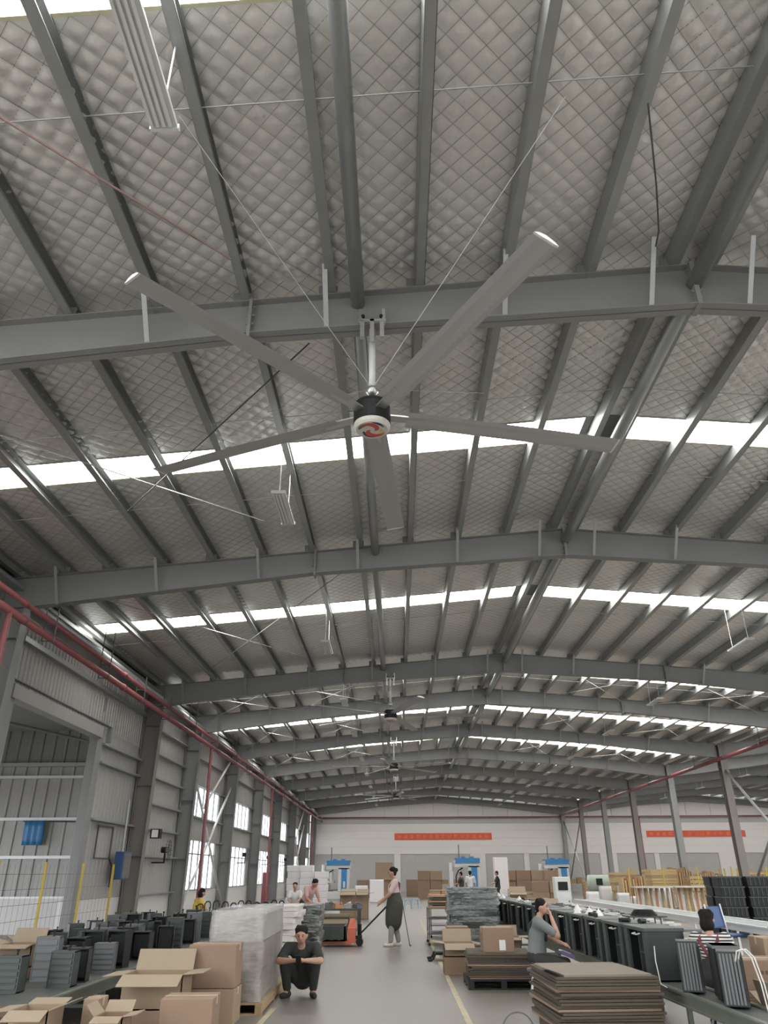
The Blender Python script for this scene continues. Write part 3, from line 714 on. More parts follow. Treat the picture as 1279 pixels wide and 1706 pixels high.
# parts and sheets beyond the left conveyor, dark trays
for k, (X, Y, hh) in enumerate(((-5.8, 14.8, .5), (-5.82, 16.8, .55), (-5.8, 18.8, .6))):
    t = thing('steel_tray', 'flat dark steel tray on short legs behind the green-railed conveyor', 'tray', (X, Y, 0), 0, 'trays behind the left conveyor')
    MB().b2((-.55, -.9, hh-.05), (.55, .9, hh)).build('tray_plate', 'green_steel', t)
    for a in (-.5, .5):
        for b in (-.85, .85): MB().b2((a-.02, b-.02, 0), (a+.02, b+.02, hh-.05)).build('leg', 'green_steel', t)
    for j in range(5):
        o = HK[(j+k) % 3]; c = copy_tree(o); c.location = (X-.35+.35*(j % 3), Y-.7+.33*j, hh); c.rotation_euler = (0, 0, rr.random()*.8); c.scale = (.9, 1, .7)
        c['label'] = ['black open steel housing on a tray behind the conveyor', 'green-grey ribbed housing on a tray behind the conveyor', 'grey ribbed housing on a tray behind the conveyor'][(j+k) % 3]; c['group'] = 'steel housings on the trays'
# --- pallet and the film-wrapped load
def pallet(label, loc, w, d, rz=0, hh=.14, m='wood', group=None):
    t = thing('pallet', label, 'pallet', loc, rz, group); n = 6
    for k in range(n): MB().b2((-w/2, -d/2+k*d/n+.012, hh-.022), (w/2, -d/2+(k+1)*d/n-.012, hh)).build('slat', m, t)
    for a in (-w/2+.05, 0, w/2-.05): MB().b2((a-.045, -d/2, .022), (a+.045, d/2, hh-.022)).build('runner', m, t)
    for k in (0, n//2, n-1): MB().b2((-w/2, -d/2+k*d/n, 0), (w/2, -d/2+k*d/n+.1, .022)).build('slat', m, t)
    return t
def lumpy(w, d, hh, amp, n=14, seed=1, taper=0.0, rows=20, layer=0.0):
    rs = np.random.RandomState(seed); mb = MB(); vs = []; ring = []
    per = []
    for s in range(4):
        for i in range(n):
            u = i/n-.5
            per.append([(u*w, -d/2), (w/2, u*d), (-u*w, d/2), (-w/2, -u*d)][s])
    N = len(per); ph = rs.rand(6)*6.28
    for j in range(rows+1):
        z = hh*j/rows; f = 1-taper*(j/rows)
        lay = layer*(abs(math.sin(math.pi*j/rows*(layer and 9)))-.5) if layer else 0
        for i, (x, y) in enumerate(per):
            r = 1+amp*(math.sin(i*.55+ph[0]+z*7)+math.sin(i*.23+ph[1]-z*11)+rs.randn()*.6)+lay*(1+.4*math.sin(i*.31+ph[2]))
            c = .965 if (i % n) in (0,) else 1.0
            dz = .35*amp*math.sin(i*.4+ph[3])+ (layer*.25*math.sin(i*.6+ph[4]+j) if layer else 0)
            vs.append((x*r*f*c, y*r*f*c, z+dz*hh*.3))
    fs = [(j*N+i, j*N+(i+1) % N, (j+1)*N+(i+1) % N, (j+1)*N+i) for j in range(rows) for i in range(N)]
    fs.append(tuple(range(rows*N, (rows+1)*N)))
    return mb.add(vs, fs)
PX, PY, PR = -2.28, 12.95, .02
pallet('wooden pallet under the film-wrapped load of cartons', (PX, PY, 0), .86, 2.5, PR)
fw = thing('wrapped_load', 'block of cartons wrapped in wrinkled clear film on a wooden pallet', 'wrapped goods', (PX, PY, .15), PR)
lumpy(.80, 2.4, 1.08, .012, 16, 4, .03).build('stretch_film', 'film', fw, smooth=True)
for lv in range(3):
    for k in range(4):
        m_ = 'card' if lv < 2 else 'foam'
        MB().b2((-.36, -1.13+.57*k, .005+.345*lv), (.35, -1.13+.57*k+.555, .33+.345*lv)).build('wrapped_carton', m_, fw)
MB().b2((-.2, -1.225, .02), (-.02, -1.2, .14)).build('shipping_label', 'paper', fw)
# stack of grey-white padded bundles beside the wrapped load
def bundle(w, d, hh, seed, name, label, mt, loc, rz, group, cat='bundle', film=None):
    t = thing(name, label, cat, loc, rz, group)
    lumpy(w, d, hh, .022, 12, seed, .0, 5).build('padding', mt, t, smooth=True)
    if film: lumpy(w*1.04, d*1.04, hh*1.01, .03, 12, seed+50, 0, 6).build('film', film, t, smooth=True)
    MB().b2((-w*.46, -d*.46, .003), (w*.46, d*.46, .02)).build('sheet', 'dark_steel', t)
    return t
pallet('low pallet beneath the stack of padded white bundles', (-2.5, 17.6, 0), 1.0, 1.4)
z = .155
for k in range(9):
    bundle(.92, 1.3, .1, 70+k, 'padded_bundle', 'flat panel padded with off-white foam in the stack behind the squatting man', 'foam' if k % 2 == 0 else 'foam', (-2.5+.03*math.sin(k*2), 17.6+.02*math.cos(k*3), z), .03*math.sin(k*1.7), 'stack of padded panels'); z += .106
# second stack, dark film wrapped parts beyond it
pallet('low pallet beneath the film-wrapped dark panels near the workbench', (-2.15, 19.55, 0), .8, 1.2)
z = .155
for k in range(8):
    bundle(.74, 1.1, .105, 90+k, 'wrapped_bundle', 'dark panel in glossy film in the stack next to the workbench', 'dark_steel', (-2.15, 19.55, z), .04*math.sin(k*2.1), 'film-wrapped dark panels', 'panel', 'film_dark'); z += .112
# black frames leaning over bench beyond the wrapped load
wbn = thing('work_table', 'dark steel work table strewn with black hoop parts near the side windows', 'table', (-4.0, 21.6, 0))
MB().b2((-1.2, -.5, .78), (1.2, .5, .83)).build('table_top', 'green_steel', wbn)
for a in (-1.1, 1.1):
    for b in (-.42, .42): MB().b2((a-.03, b-.03, 0), (a+.03, b+.03, .78)).build('leg', 'green_steel', wbn)
MB().b2((-1.1, -.42, .2), (1.1, .42, .23)).build('lower_shelf', 'green_steel', wbn)
for k in range(11):
    x = -5.1+.21*k; t = thing('steel_hoop', 'bent black steel hoop standing on the dark work table', 'steel hoop', (x, 21.5+.1*math.sin(k*5), .83), .3*math.sin(k*3), 'black hoops on the work table')
    hh = .16+.08*abs(math.sin(k*2.3))
    MB().path([(-.07, 0, 0), (-.07, 0, hh*.7), (-.03, 0, hh), (.05, 0, hh), (.08, 0, hh*.75), (.08, 0, hh*.4)], .016, n=6).build('bent_bar', 'black', t)
    MB().box((-.07, 0, .008), (.08, .08, .016)).build('foot_plate', 'dark_steel', t)
# workbench with parts next to the pallet truck
wb2 = thing('workbench', 'green-topped workbench heaped with grey parts behind the pallet truck', 'workbench', (-2.0, 24.2, 0))
MB().b2((-.95, -.45, .74), (.95, .45, .79)).build('table_top', 'green_steel', wb2)
for a in (-.88, .88):
    for b in (-.4, .4): MB().b2((a-.03, b-.03, 0), (a+.03, b+.03, .74)).build('leg', 'green_steel', wb2)
MB().b2((-.85, -.4, .22), (.85, .4, .25)).build('lower_shelf', 'wood', wb2)
PARTL = ['crumpled grey metal bracket lying on the green workbench', 'flat brown block lying on the green workbench', 'light grey cover lying on the green workbench']
for k in range(7):
    x, yy = -2.78+.27*k, 24.0+.25*math.sin(k*2.6); kk = k % 3
    o = MB().box((0, 0, .05), (.24, .2, .1)).box((.05, .03, .11), (.14, .1, .06)).tube((-.08, -.06, .1), (-.08, .06, .14), .03, n=8).build('machine_part', ('grey_steel', 'ply_red', 'rod')[kk], None); o.location = (x, yy, .79); o.rotation_euler = (0, 0, k*.9)
    tag(o, PARTL[kk], 'metal part', 'parts heaped on the workbench')
_ = carton('open carton of crumpled parts on the lower shelf of the workbench', (-2.05, 24.2, .25), 1.3, .6, .28, opened=1, flaps=(1.2, 1.9, 1.7, 1.7))
# pallet truck and its load
pt = thing('pallet_truck', 'orange hand pallet truck with long black handle pulled by a worker', 'pallet truck', (-1.1, 22.1, 0))
for yy in (-.2, .2): MB().b2((-1.2, yy-.08, .06), (-.1, yy+.08, .13)).build('fork', 'orange', pt)
for yy in (-.2, .2): MB().tube((-1.1, yy-.05, .05), (-1.1, yy+.05, .05), .05, n=10).build('roller', 'black', pt)
MB().b2((-.2, -.27, .08), (.0, .27, .42)).add([(-.2,-.2,.42),(.0,-.12,.42),(.0,.12,.42),(-.2,.2,.42),(-.15,-.1,.62),(-.02,-.08,.62),(-.02,.08,.62),(-.15,.1,.62)], [(0,3,2,1),(4,5,6,7),(0,1,5,4),(1,2,6,5),(2,3,7,6),(3,0,4,7)]).build('truck_body', 'orange', pt)
MB().tube((.1, 0, .16), (.1, 0, .5), .05, n=10).b2((.0, -.1, .16), (.16, .1, .24)).build('pump', 'black', pt)
for yy in (-.09, .09): MB().tube((.1, yy-.035, .09), (.1, yy+.035, .09), .09, n=14).build('steering_wheel', 'black', pt)
ha = Vector((.14, 0, .3)); hb = Vector((.80, -.05, .90))
MB().tube(ha, hb, .022, n=8).build('handle', 'black', pt)
MB().path([hb, hb+Vector((.05, -.07, .05)), hb+Vector((.13, -.07, .12)), hb+Vector((.13, .07, .12)), hb+Vector((.05, .07, .05)), hb], .016, n=6).build('grip_loop', 'black', pt)
for k in range(3):
    tag(obj('steel_crate', None, None), None) if False else None
t = thing('steel_crate', 'long dark green steel crate loaded on the pallet truck forks', 'crate', (-1.97, 22.1, .135))
MB().b2((-.62, -.42, 0), (.62, .42, .04)).b2((-.62, -.42, 0), (-.58, .42, .34)).b2((.58, -.42, 0), (.62, .42, .34)).b2((-.62, -.42, 0), (.62, -.38, .34)).b2((-.62, .38, 0), (.62, .42, .34)).build('crate_body', 'green_steel', t)
for k in range(6): MB().b2((-.56+.2*k, -.435, .02), (-.5+.2*k, -.42, .33)).build('rib', 'green_steel', t)
for k in range(8):
    o = MB().box((0, 0, .06), (.24, .16, .12)).box((.05, 0, .14), (.1, .12, .06)).build('machine_part', ('grey_steel', 'rod', 'green_steel')[k % 3], None); o.location = (-2.4+.29*(k % 4), 21.95+.3*(k//4), .18); o.rotation_euler = (0, 0, .1*math.sin(k))
    tag(o, ['grey bracket inside the dark green crate', 'bright metal bracket inside the dark green crate', 'green bracket inside the dark green crate'][k % 3], 'metal part', 'parts in the crate')
# tall cartons standing in the aisle
_, e = cpx('tall brown carton column with open flaps standing in the aisle', 566, 592, 1486, 1536, 32.6, .6, floor=True, opened=1, flaps=(1.2, 1.9, 1.7, 1.8))
_, e = cpx('slimmer tall carton right beside the open carton column', 593, 613, 1488, 1530, 34.2, .6, floor=True, opened=1, m='card_b', flaps=(1.3, 2.2, 1.9, 1.6))
# white foam blocks by the far windows
k = 0
for (X, Y, n) in ((-4.6, 42.0, 7), (-3.85, 41.6, 6), (-5.35, 42.6, 7), (-4.0, 43.2, 6)):
    for j in range(n):
        t = MB().b2((-.33, -.38, 0), (.33, .38, .29)).build('foam_block', 'foam_white', None, bevel=.02); t.location = (X+.03*math.sin(j*3+k), Y, j*.295); k += 1
        tag(t, 'bright white foam block in the stack under the lower window row' if j < n-1 else 'topmost bright white foam block of a stack under the window row', 'foam block', 'white foam blocks')
# --- right side -----------------------------------------------------------------
LC = lambda Y: 3.47-.03*(Y-8.5)
cv = conveyor('assembly line conveyor carrying black cabinets', 3.27, 3.67, 7.6, 27.0, .48, n=10); cv.location.x = LC(7.6); cv.rotation_euler = (0, 0, .03)
def cabinet():
    t = thing('steel_cabinet', 'x', 'cabinet'); W, D, H = .52, .92, .57      # W across the line, D along the line
    MB().b2((-W/2, -D/2, H-.045), (W/2, D/2, H)).build('top_plate', 'green_steel', t, bevel=.006)
    for yy in (-D/2, D/2-.16): MB().b2((-W/2+.015, yy+.01, 0), (-W/2+.05, yy+.15, H-.045)).build('front_post', 'green_steel', t)
    MB().b2((W/2-.03, -D/2+.01, 0), (W/2-.015, D/2-.01, H-.045)).build('back_panel', 'dark_steel', t)
    for yy in (-D/2+.01, D/2-.022): MB().b2((-W/2+.02, yy, .0), (W/2-.02, yy+.012, H-.045)).build('side_panel', 'dark_steel', t)
    MB().b2((-W/2+.03, -D/2+.02, 0), (W/2-.03, D/2-.02, .02)).build('bottom_plate', 'dark_steel', t)
    MB().b2((-W/2+.06, -.02, .02), (W/2-.06, .0, H-.05)).build('divider', 'green_steel', t)
    MB().b2((-W/2+.05, -D/2+.16, .27), (W/2-.05, -.02, .285)).build('shelf', 'green_steel', t)
    MB().path([(-W/2-.005, -.3, .5), (-W/2-.05, -.3, .49), (-W/2-.05, -.12, .49), (-W/2-.005, -.12, .5)], .01, n=6).build('handle', 'rod', t)
    return t
CB = cabinet(); n = 0
y = 11.35
while y < 26.5:
    o = CB if n == 0 else copy_tree(CB); o.location = (LC(y)+.015*math.sin(n*3), y, .481); o.rotation_euler = (0, 0, .03+.015*math.sin(n*2.2))
    o['label'] = 'open black-green steel cabinet in the row on the assembly conveyor'; o['group'] = 'cabinets on the assembly conveyor'
    if n == 0: o['label'] = 'end cabinet of the assembly row, next to the ribbed black towers'
    n += 1; y += 1.06
# towers nearest on the conveyor
def tower(label, loc, w, d, hh, rz):
    t = thing('steel_tower', label, 'housing', loc, rz)
    MB().b2((-w/2, -d/2, 0), (w/2, d/2, hh)).build('shell', 'dark_steel', t, bevel=.006)
    for k in range(6): MB().b2((-w/2+.02+k*(w-.04)/6, -d/2-.01, .02), (-w/2+.02+(k+.6)*(w-.04)/6, -d/2+.002, hh-.02)).build('rib', 'grey_steel', t)
    MB().b2((w*.1, -d/2-.0, hh*.1), (w/2+.002, d/2-.05, hh*.9)).build('side_cover', 'black', t)
    return t
tower('black ribbed steel tower on the conveyor in front of the striped shirt', (3.36, 10.0, .481), .24, .3, .50, -.3)
tower('black ribbed steel tower with white cables draped over it', (3.44, 9.0, .481), .24, .34, .48, -.35)
t = thing('steel_tower', 'flat black open tower behind the one with white cables', 'housing', (3.56, 9.45, .481), -.2); MB().b2((-.13, -.2, 0), (.13, .2, .5)).build('shell', 'black', t); MB().b2((-.14, -.21, .47), (.14, .21, .5)).build('top_rim', 'grey_steel', t)
cb = thing('cable', 'two white cables hanging over the black tower down to the floor', 'cable', (3.5, 8.95, .94))
for k in range(2):
    MB().path([(-.08+.03*k, -.1, -.12), (-.06+.03*k, -.18, .03), (.0+.03*k, -.2, .05), (.06+.03*k, -.22, -.02), (.1+.03*k, -.24, -.25), (.12+.03*k, -.26, -.6), (.10+.03*k, -.28, -.935)], .007, n=6).build('strand', 'cable_white', cb)
cb = thing('cable', 'single white cord hanging from the end cabinet to the conveyor rail', 'cable', (3.12, 10.45, .485))
MB().path([(.0, .02, .4), (-.02, -.02, .25), (-.02, -.1, .02), (-.0, -.25, 0.005)], .006, n=6).build('strand', 'cable_white', cb)
# small things on top of the cabinets
rr = random.Random(4)
for k in range(26):
    Y = 11.2+15*rr.random(); X = LC(Y)-.18+.36*rr.random(); kk = k % 3
    if kk == 0: o = MB().add([(-.07,-.06,0),(.07,-.06,0),(.06,.06,0),(-.06,.06,0),(.01,0,.11)], [(0,3,2,1),(0,1,4),(1,2,4),(2,3,4),(3,0,4)]).build('plastic_bag', 'foam_white', None); lab = ('crumpled white plastic bag left on a black cabinet top', 'bag')
    elif kk == 1: o = MB().tube((-.06, 0, .03), (.06, 0, .03), .03, n=10).box((.08, 0, .025), (.05, .05, .05)).build('hand_tool', 'black', None); lab = ('small black power tool lying on a cabinet top', 'tool')
    else: o = MB().box((0, 0, .015), (.2, .12, .03)).box((.03, .01, .04), (.08, .06, .02)).build('metal_bracket', 'rod', None); lab = ('bright metal bracket lying on a cabinet top', 'metal part')
    o.location = (X, Y, 1.052); o.rotation_euler = (0, 0, rr.random()*3); tag(o, lab[0], lab[1], 'small things on the cabinet tops')
# stacks of flat cardboard sheets
def sheets(label, cx, cy, w, d, n, z0, rz, group, th=.03):
    me = MB().b2((-w/2, -d/2, 0), (w/2, d/2, th*.8)).mesh('cardboard_sheet'); me.materials.append(MATS['card_edge']); me2 = MB().b2((-w/2, -d/2, 0), (w/2, d/2, th*.8)).mesh('cardboard_sheet'); me2.materials.append(MATS['card'])
    rs = random.Random(n)
    for k in range(n):
        o = obj('cardboard_sheet', me if k % 6 else me2, None, None, (cx+.05*(rs.random()-.5), cy+.05*(rs.random()-.5), z0+th*k), rz+.05*(rs.random()-.5)); tag(o, label if k else label.replace('sheet in', 'sheet at the bottom of'), 'cardboard', group)
    return z0+th*(n-1)+th*.8
pallet('dark pallet under the tall pile of flat cardboard beside the conveyor', (2.28, 10.35, 0), 1.1, 1.3, .0, m='card_edge')
zt1 = sheets('flattened cardboard sheet in the tall pile beside the conveyor towers', 2.28, 10.35, 1.15, 1.35, 17, .145, .06, 'tall pile of flat cardboard')
o = MB().b2((-.5, -.62, 0), (.5, .62, .02)).add([(-.5,-.62,.02),(-.5,.1,.02),(-.72,.0,.09),(-.72,-.5,.09)], [(0,1,2,3)]).build('cardboard_sheet', 'card_top', None); o.location = (2.28, 10.35, zt1); o.rotation_euler = (0, 0, .1); tag(o, 'pale top sheet with a raised corner on the tall cardboard pile', 'cardboard')
pallet('black pallet under the pile of flat cardboard in front of the seated woman', (1.7, 14.6, 0), 1.15, 1.1, 0, m='black')
zt2 = sheets('flattened cardboard sheet in the pile beside the seated woman', 1.7, 14.6, 1.05, 1.05, 12, .145, -.03, 'cardboard pile by the seated woman')
carton('closed cardboard box with white shipping label on the cardboard pile', (1.68, 14.55, zt2), .52, .42, .36, .02, paper=True)
_, e = cpx('open box with pale inner flaps behind the labelled box', 833, 868, 1562, 1600, 15.6, .4, floor=True, opened=1, m='card_b', flaps=(1.4, 2.9, 1.6, 1.6))
o_, e = cpx('open cardboard box on a red carton at the yellow lane line', 740, 790, 1572, 1594, 16.0, .5, opened=1, m='card_b', flaps=(1.2, 2.6, 1.7, 1.4))
under('reddish carton beneath the open box at the yellow lane line', e, 16.0, .5)
# wrapped grey panels on pallet, right of the aisle
pallet('pallet beneath the tall stack of film-wrapped grey panels right of the aisle', (1.82, 20.6, 0), 1.2, 1.2)
z = .155
for k in range(10):
    bundle(1.16, 1.1, .115, 120+k, 'wrapped_bundle', 'grey panel in glossy film in the tall stack beside the assembly line', 'green_steel', (1.82+.02*math.sin(k*2), 20.6, z), .02*math.sin(k*1.3), 'film-wrapped grey panels', 'panel', 'film_dark'); z += .122
pallet('pallet beneath the second stack of wrapped panels next to the cabinets', (2.3, 22.9, 0), .8, 1.0)
z = .155
for k in range(9):
    bundle(.76, .95, .115, 140+k, 'wrapped_bundle', 'dark green panel in film in the short stack next to the cabinets', 'green_steel', (2.3, 22.9, z), .03*math.sin(k*1.9), 'short stack of wrapped panels', 'panel', 'film_dark'); z += .122
# steel trolleys and low skid beside the aisle
def trolley(label, X, Y, w, d, hh, shelf_z, rz=0):
    t = thing('steel_trolley', label, 'trolley', (X, Y, 0), rz)
    for a in (-w/2, w/2-.03):
        for b in (-d/2, d/2-.03): MB().b2((a, b, .06), (a+.03, b+.03, hh)).build('leg', 'grey_steel', t); MB().tube((a+.015, b-.01, .035), (a+.015, b+.03, .035), .035, n=8).build('castor', 'black', t)
    for z in shelf_z: MB().b2((-w/2, -d/2, z), (w/2, d/2, z+.025)).build('shelf', 'grey_steel', t)
    return t
trolley('steel shelf trolley loaded with dark panels right of the aisle', 1.1, 22.6, .62, 1.2, .86, (.25, .6, .84))
trolley('second steel trolley with brown blocks behind the loaded one', 1.35, 25.2, .8, 1.2, .9, (.3, .88))
for k in range(5):
    o = MB().b2((-.27, -.5, 0), (.27, .5, .045)).b2((-.27, -.5, .045), (-.2, .5, .06)).build('flat_board', 'green_steel' if k % 2 else 'ply_red', None); o.location = (1.1, 22.6, .865+.062*k); o.rotation_euler = (0, 0, .06*math.sin(k*3)); tag(o, 'flat steel panel piled on the loaded shelf trolley' if k % 2 else 'flat brown board piled on the loaded shelf trolley', 'panel', 'panels on the shelf trolley')
for k in range(4):
    o = MB().box((0, 0, .15), (.3, .3, .3)).box((0, 0, .31), (.32, .32, .02)).build('wooden_block', 'ply_red' if k % 2 else 'wood', None); o.location = (1.12+.33*(k % 2), 24.9+.45*(k//2), .905); tag(o, 'brown block with cap sitting on the second trolley' if k % 2 else 'tan block with cap sitting on the second trolley', 'block', 'blocks on the second trolley')
t = thing('steel_skid', 'low black skid with bent runners sticking into the aisle', 'skid', (1.15, 18.6, 0))
for yy in (-.25, .25): MB().path([(-.52, yy, .02), (-.42, yy, .03), (-.36, yy, .14), (.4, yy, .16), (.5, yy, .0)], .025, n=8).build('runner', 'black', t)
MB().b2((-.36, -.3, .16), (.45, .3, .19)).build('deck', 'green_steel', t)
tag(carton('brown panel box standing on the low black skid', (1.3, 18.6, .19), .45, .5, .45, 0), None)
# wire ring at the near floor
t = thing('wire_hoop', 'thin steel hoop lying upright at the foot of the cardboard pile', 'wire hoop', (1.27, 9.5, 0))
pts = [(.17*math.cos(a), .0, .18+.17*math.sin(a)) for a in np.linspace(0, 2*math.pi, 22)]; MB().path(pts, .008, n=5).build('ring', 'rod_dark', t)
MB().box((0, 0, .01), (.2, .15, .02)).build('foot', 'dark_steel', t); MB().tube((-.24, .0, .1), (-.24, 0, .0), .02, n=6).build('peg', 'dark_steel', t)
# printed cartons right of the striped woman
carton('printed cardboard box with open lid beside the striped shirt worker', (4.22, 9.9, .45), .8, .5, .36, -.05, prnt=True, m='card')
carton('carton carrying the printed box beside the striped shirt worker', (4.22, 9.9, 0), .84, .55, .45, -.05, m='card')
carton('long tan carton lying behind the printed box', (5.05, 10.9, 0), 1.0, .5, .95, -.05, m='card_b')
carton('torn open carton next to the conveyor end', (4.03, 8.95, 0), .5, .5, .45, .1, opened=1, flaps=(1.4, 2.0, 2.95, 1.6))
carton('closed carton against the torn open one', (4.95, 9.0, 0), .6, .5, .55, .0)
# second line: pale belt conveyor, chair, crates
conveyor('pale green belt conveyor beyond the assembly line', 6.95, 7.75, 14.0, 33.0, .75, 'pale_belt', 'steel_white', 8)
ch = thing('chair', 'blue-backed chair with white tube legs by the pale belt', 'chair', (6.66, 17.2, 0), .5); ch.scale = (1.15, 1.15, 1.15)
for a in (-.2, .2):
    MB().path([(a, .2, 0), (a, .16, .45), (a, -.22, .47), (a*1.15, -.26, 0)], .014, n=6).build('leg', 'steel_white', ch)
    MB().path([(a, .18, .45), (a, .26, .95)], .014, n=6).build('back_post', 'steel_white', ch)
MB().b2((-.22, -.24, .46), (.22, .2, .5)).build('seat', 'blue_dark', ch, bevel=.015)
for k in range(3): MB().box((0, .235+.022*k, .64+.11*k), (.42, .025, .1), M=Matrix.Rotation(-.16, 3, 'X')).build('back_slat', 'blue_dark', ch)
MB().box((0, .25, .74), (.4, .012, .34), M=Matrix.Rotation(-.16, 3, 'X')).build('back_panel', 'blue_dark', ch)
crm = None
def crate():
    t = thing('plastic_crate', 'x', 'crate'); W, D, H = .66, .5, .27
    b = MB().b2((-W/2, -D/2, 0), (W/2, D/2, .02))
    for s in (-1, 1): b.b2((s*W/2-.012, -D/2, 0), (s*W/2+.012, D/2, H-.02)); b.b2((-W/2, s*D/2-.012, 0), (W/2, s*D/2+.012, H-.02))
    b.build('crate_body', 'black', t)
    r = MB()
    for s in (-1, 1): r.b2((s*W/2-.03, -D/2-.02, H-.05), (s*W/2+.03, D/2+.02, H-.015)); r.b2((-W/2-.02, s*D/2-.03, H-.05), (W/2+.02, s*D/2+.03, H-.015))
    r.build('rim', 'dark_steel', t)
    for k in range(5): MB().b2((-W/2+.07+.13*k, -D/2-.025, .02), (-W/2+.1+.13*k, -D/2-.01, H-.05)).build('rib', 'dark_steel', t)
    return t
CR = crate(); n = 0
for i in range(6):
    for j in range(2):
        for k in range(6):
            o = CR if n == 0 else copy_tree(CR); n += 1
            o.location = (9.75+.8*i+.02*math.sin(n*3), 24.6+.66*j-.05*i, .262*k); o['label'] = 'black ribbed plastic crate in the stacks behind the pale belt' if k < 5 else 'topmost black ribbed crate of a stack behind the pale belt'; o['group'] = 'stacked black crates'
# grey tables with sheet parts between the two lines
for k, (X, Y) in enumerate(((5.1, 17.0), (5.2, 20.2), (5.3, 23.4), (5.3, 26.6))):
    t = thing('work_table', ['grey work table with tools nearest the blue chair', 'grey work table with dark metal sheets', 'grey work table heaped with film and sheets', 'grey work table at the far end of the row'][k], 'table', (X, Y, 0))
    MB().b2((-.5, -1.3, .7), (.5, 1.3, .74)).build('table_top', 'grey_steel', t)
    for a in (-.45, .45):
        for b in (-1.2, 1.2): MB().b2((a-.025, b-.025, 0), (a+.025, b+.025, .7)).build('leg', 'grey_steel', t)
    MB().b2((-.45, -1.2, .2), (.45, 1.2, .23)).build('lower_shelf', 'grey_steel', t)
    for j in range(6):
        o = MB().box((0, 0, .02), (.5, .3, .04)).box((.1, .05, .05), (.2, .12, .03)).box((-.15, -.05, .045), (.12, .1, .02)).build('sheet_part', ('green_steel', 'rod', 'foam')[(j+k) % 3], None); o.location = (X-.2+.4*((j*7) % 3)/2, Y-1.0+.4*j, .74); o.rotation_euler = (0, 0, .4*math.sin(j*4+k))
        tag(o, ['dark folded sheet part lying on a grey work table', 'bright folded sheet part lying on a grey work table', 'pale folded part lying on a grey work table'][(j+k) % 3], 'metal part', 'parts on the grey tables')
st = thing('work_stand', 'tall thin-legged stand with a coil of black cable on top', 'stand', (4.25, 14.6, 0))
for a in (-.28, .28):
    for b in (-.2, .2): MB().bar((a, b, 0), (a*.8, b*.8, 1.0), .02, .02).build('leg', 'rod_dark', st)
MB().b2((-.32, -.24, 1.0), (.32, .24, 1.02)).build('stand_top', 'dark_steel', st)
t = thing('cable_coil', 'coil of black cable on the thin-legged stand', 'cable', (4.25, 14.6, 1.02))
for k in range(4):
    rad = .22-.02*k; MB().path([(rad*math.cos(a), .8*rad*math.sin(a), .015+.022*k) for a in np.linspace(0, 6.283, 16)], .012, n=5).build('coil_turn', 'black', t)
# racks of white profiles
for r_ in range(4):
    X0 = 10.2+1.7*r_; t = thing('profile_rack', ['rack of upright white profiles behind the black stand', 'second rack of upright white profiles', 'third rack of upright white profiles', 'rack of upright white profiles next to the wooden stacks'][r_], 'rack', (X0, 33.5+.3*r_, 0))
    MB().b2((-.7, -.3, .1), (.7, .3, .14)).build('rack_base', 'steel_white', t); MB().b2((-.75, -.35, 1.12), (.75, .35, 1.17)).build('rack_shelf', 'foam', t)
    for a in (-.72, .72): MB().b2((a-.02, -.32, 0), (a+.02, -.28, 1.12)).b2((a-.02, .28, 0), (a+.02, .32, 1.12)).build('rack_post', 'wood', t)
    for k in range(13): MB().bar((-.66+.11*k, -.2+.03*(k % 3), .14), (-.6+.11*k+.04*math.sin(k*3), .1, 1.1), .095, .03).build('profile', ('foam', 'wood', 'ply', 'card_in', 'foam', 'ply_red')[(k*5) % 6], t)
# wooden panels and pallets stored among the inner columns
rr = random.Random(9); n = 0
WL = ['bundle of plywood boards standing on edge beside an inner column', 'pile of yellow plywood panels stored among the inner columns', 'slatted wooden crate stored among the inner columns']
for (X, Y) in ((11.6, 41), (13.2, 41.5), (14.6, 40.2), (15.4, 45), (17.5, 42), (19, 44), (20.6, 42.5), (12.5, 46), (14, 47.5), (18, 48), (21.5, 47), (23.5, 45), (25, 47.5), (16, 51.5), (19.5, 53), (23, 52), (26, 53), (12.6, 53.5), (22, 41), (24.2, 41.3)):
    kk = n % 3; hh = 1.2+.75*rr.random()
    if kk == 0:
        t = thing('board_bundle', WL[0], 'boards', (X, Y, 0), 0, 'standing board bundles')
        for k in range(9): MB().b2((-.6+.13*k, -.35, .0), (-.6+.13*k+.09, .35, hh-.25*rr.random())).build('board', ('ply', 'wood', 'ply_red')[int(rr.random()*3)], t)
        MB().b2((-.68, -.4, .0), (.68, .4, .06)).b2((-.68, .38, 0), (.68, .42, hh*.7)).build('holder', 'steel_white', t)
    elif kk == 1:
        t = thing('plywood_pile', WL[1], 'plywood', (X, Y, 0), 0, 'plywood piles')
        m = int(hh/.13)
        for k in range(m): MB().b2((-.65+.03*rr.random(), -.5, .13*k), (.65-.03*rr.random(), .5, .13*k+.115)).build('panel', 'ply' if rr.random() < .75 else 'wood', t)
    else:
        t = thing('wooden_crate', WL[2], 'crate', (X, Y, 0), 0, 'slatted crates')
        for k in range(int(hh/.17)):
            for s in (-1, 1): MB().b2((-.6, s*.45-.012, .17*k+.02), (.6, s*.45+.012, .17*k+.13)).build('slat', 'ply', t); MB().b2((s*.6-.012, -.45, .17*k+.02), (s*.6+.012, .45, .17*k+.13)).build('slat', 'wood', t)
        for a in (-.58, .58):
            for b in (-.43, .43): MB().b2((a-.03, b-.03, 0), (a+.03, b+.03, hh)).build('corner_post', 'wood', t)
        MB().b2((-.58, -.43, .04), (.58, .43, .08)).build('crate_floor', 'wood', t)
    n += 1
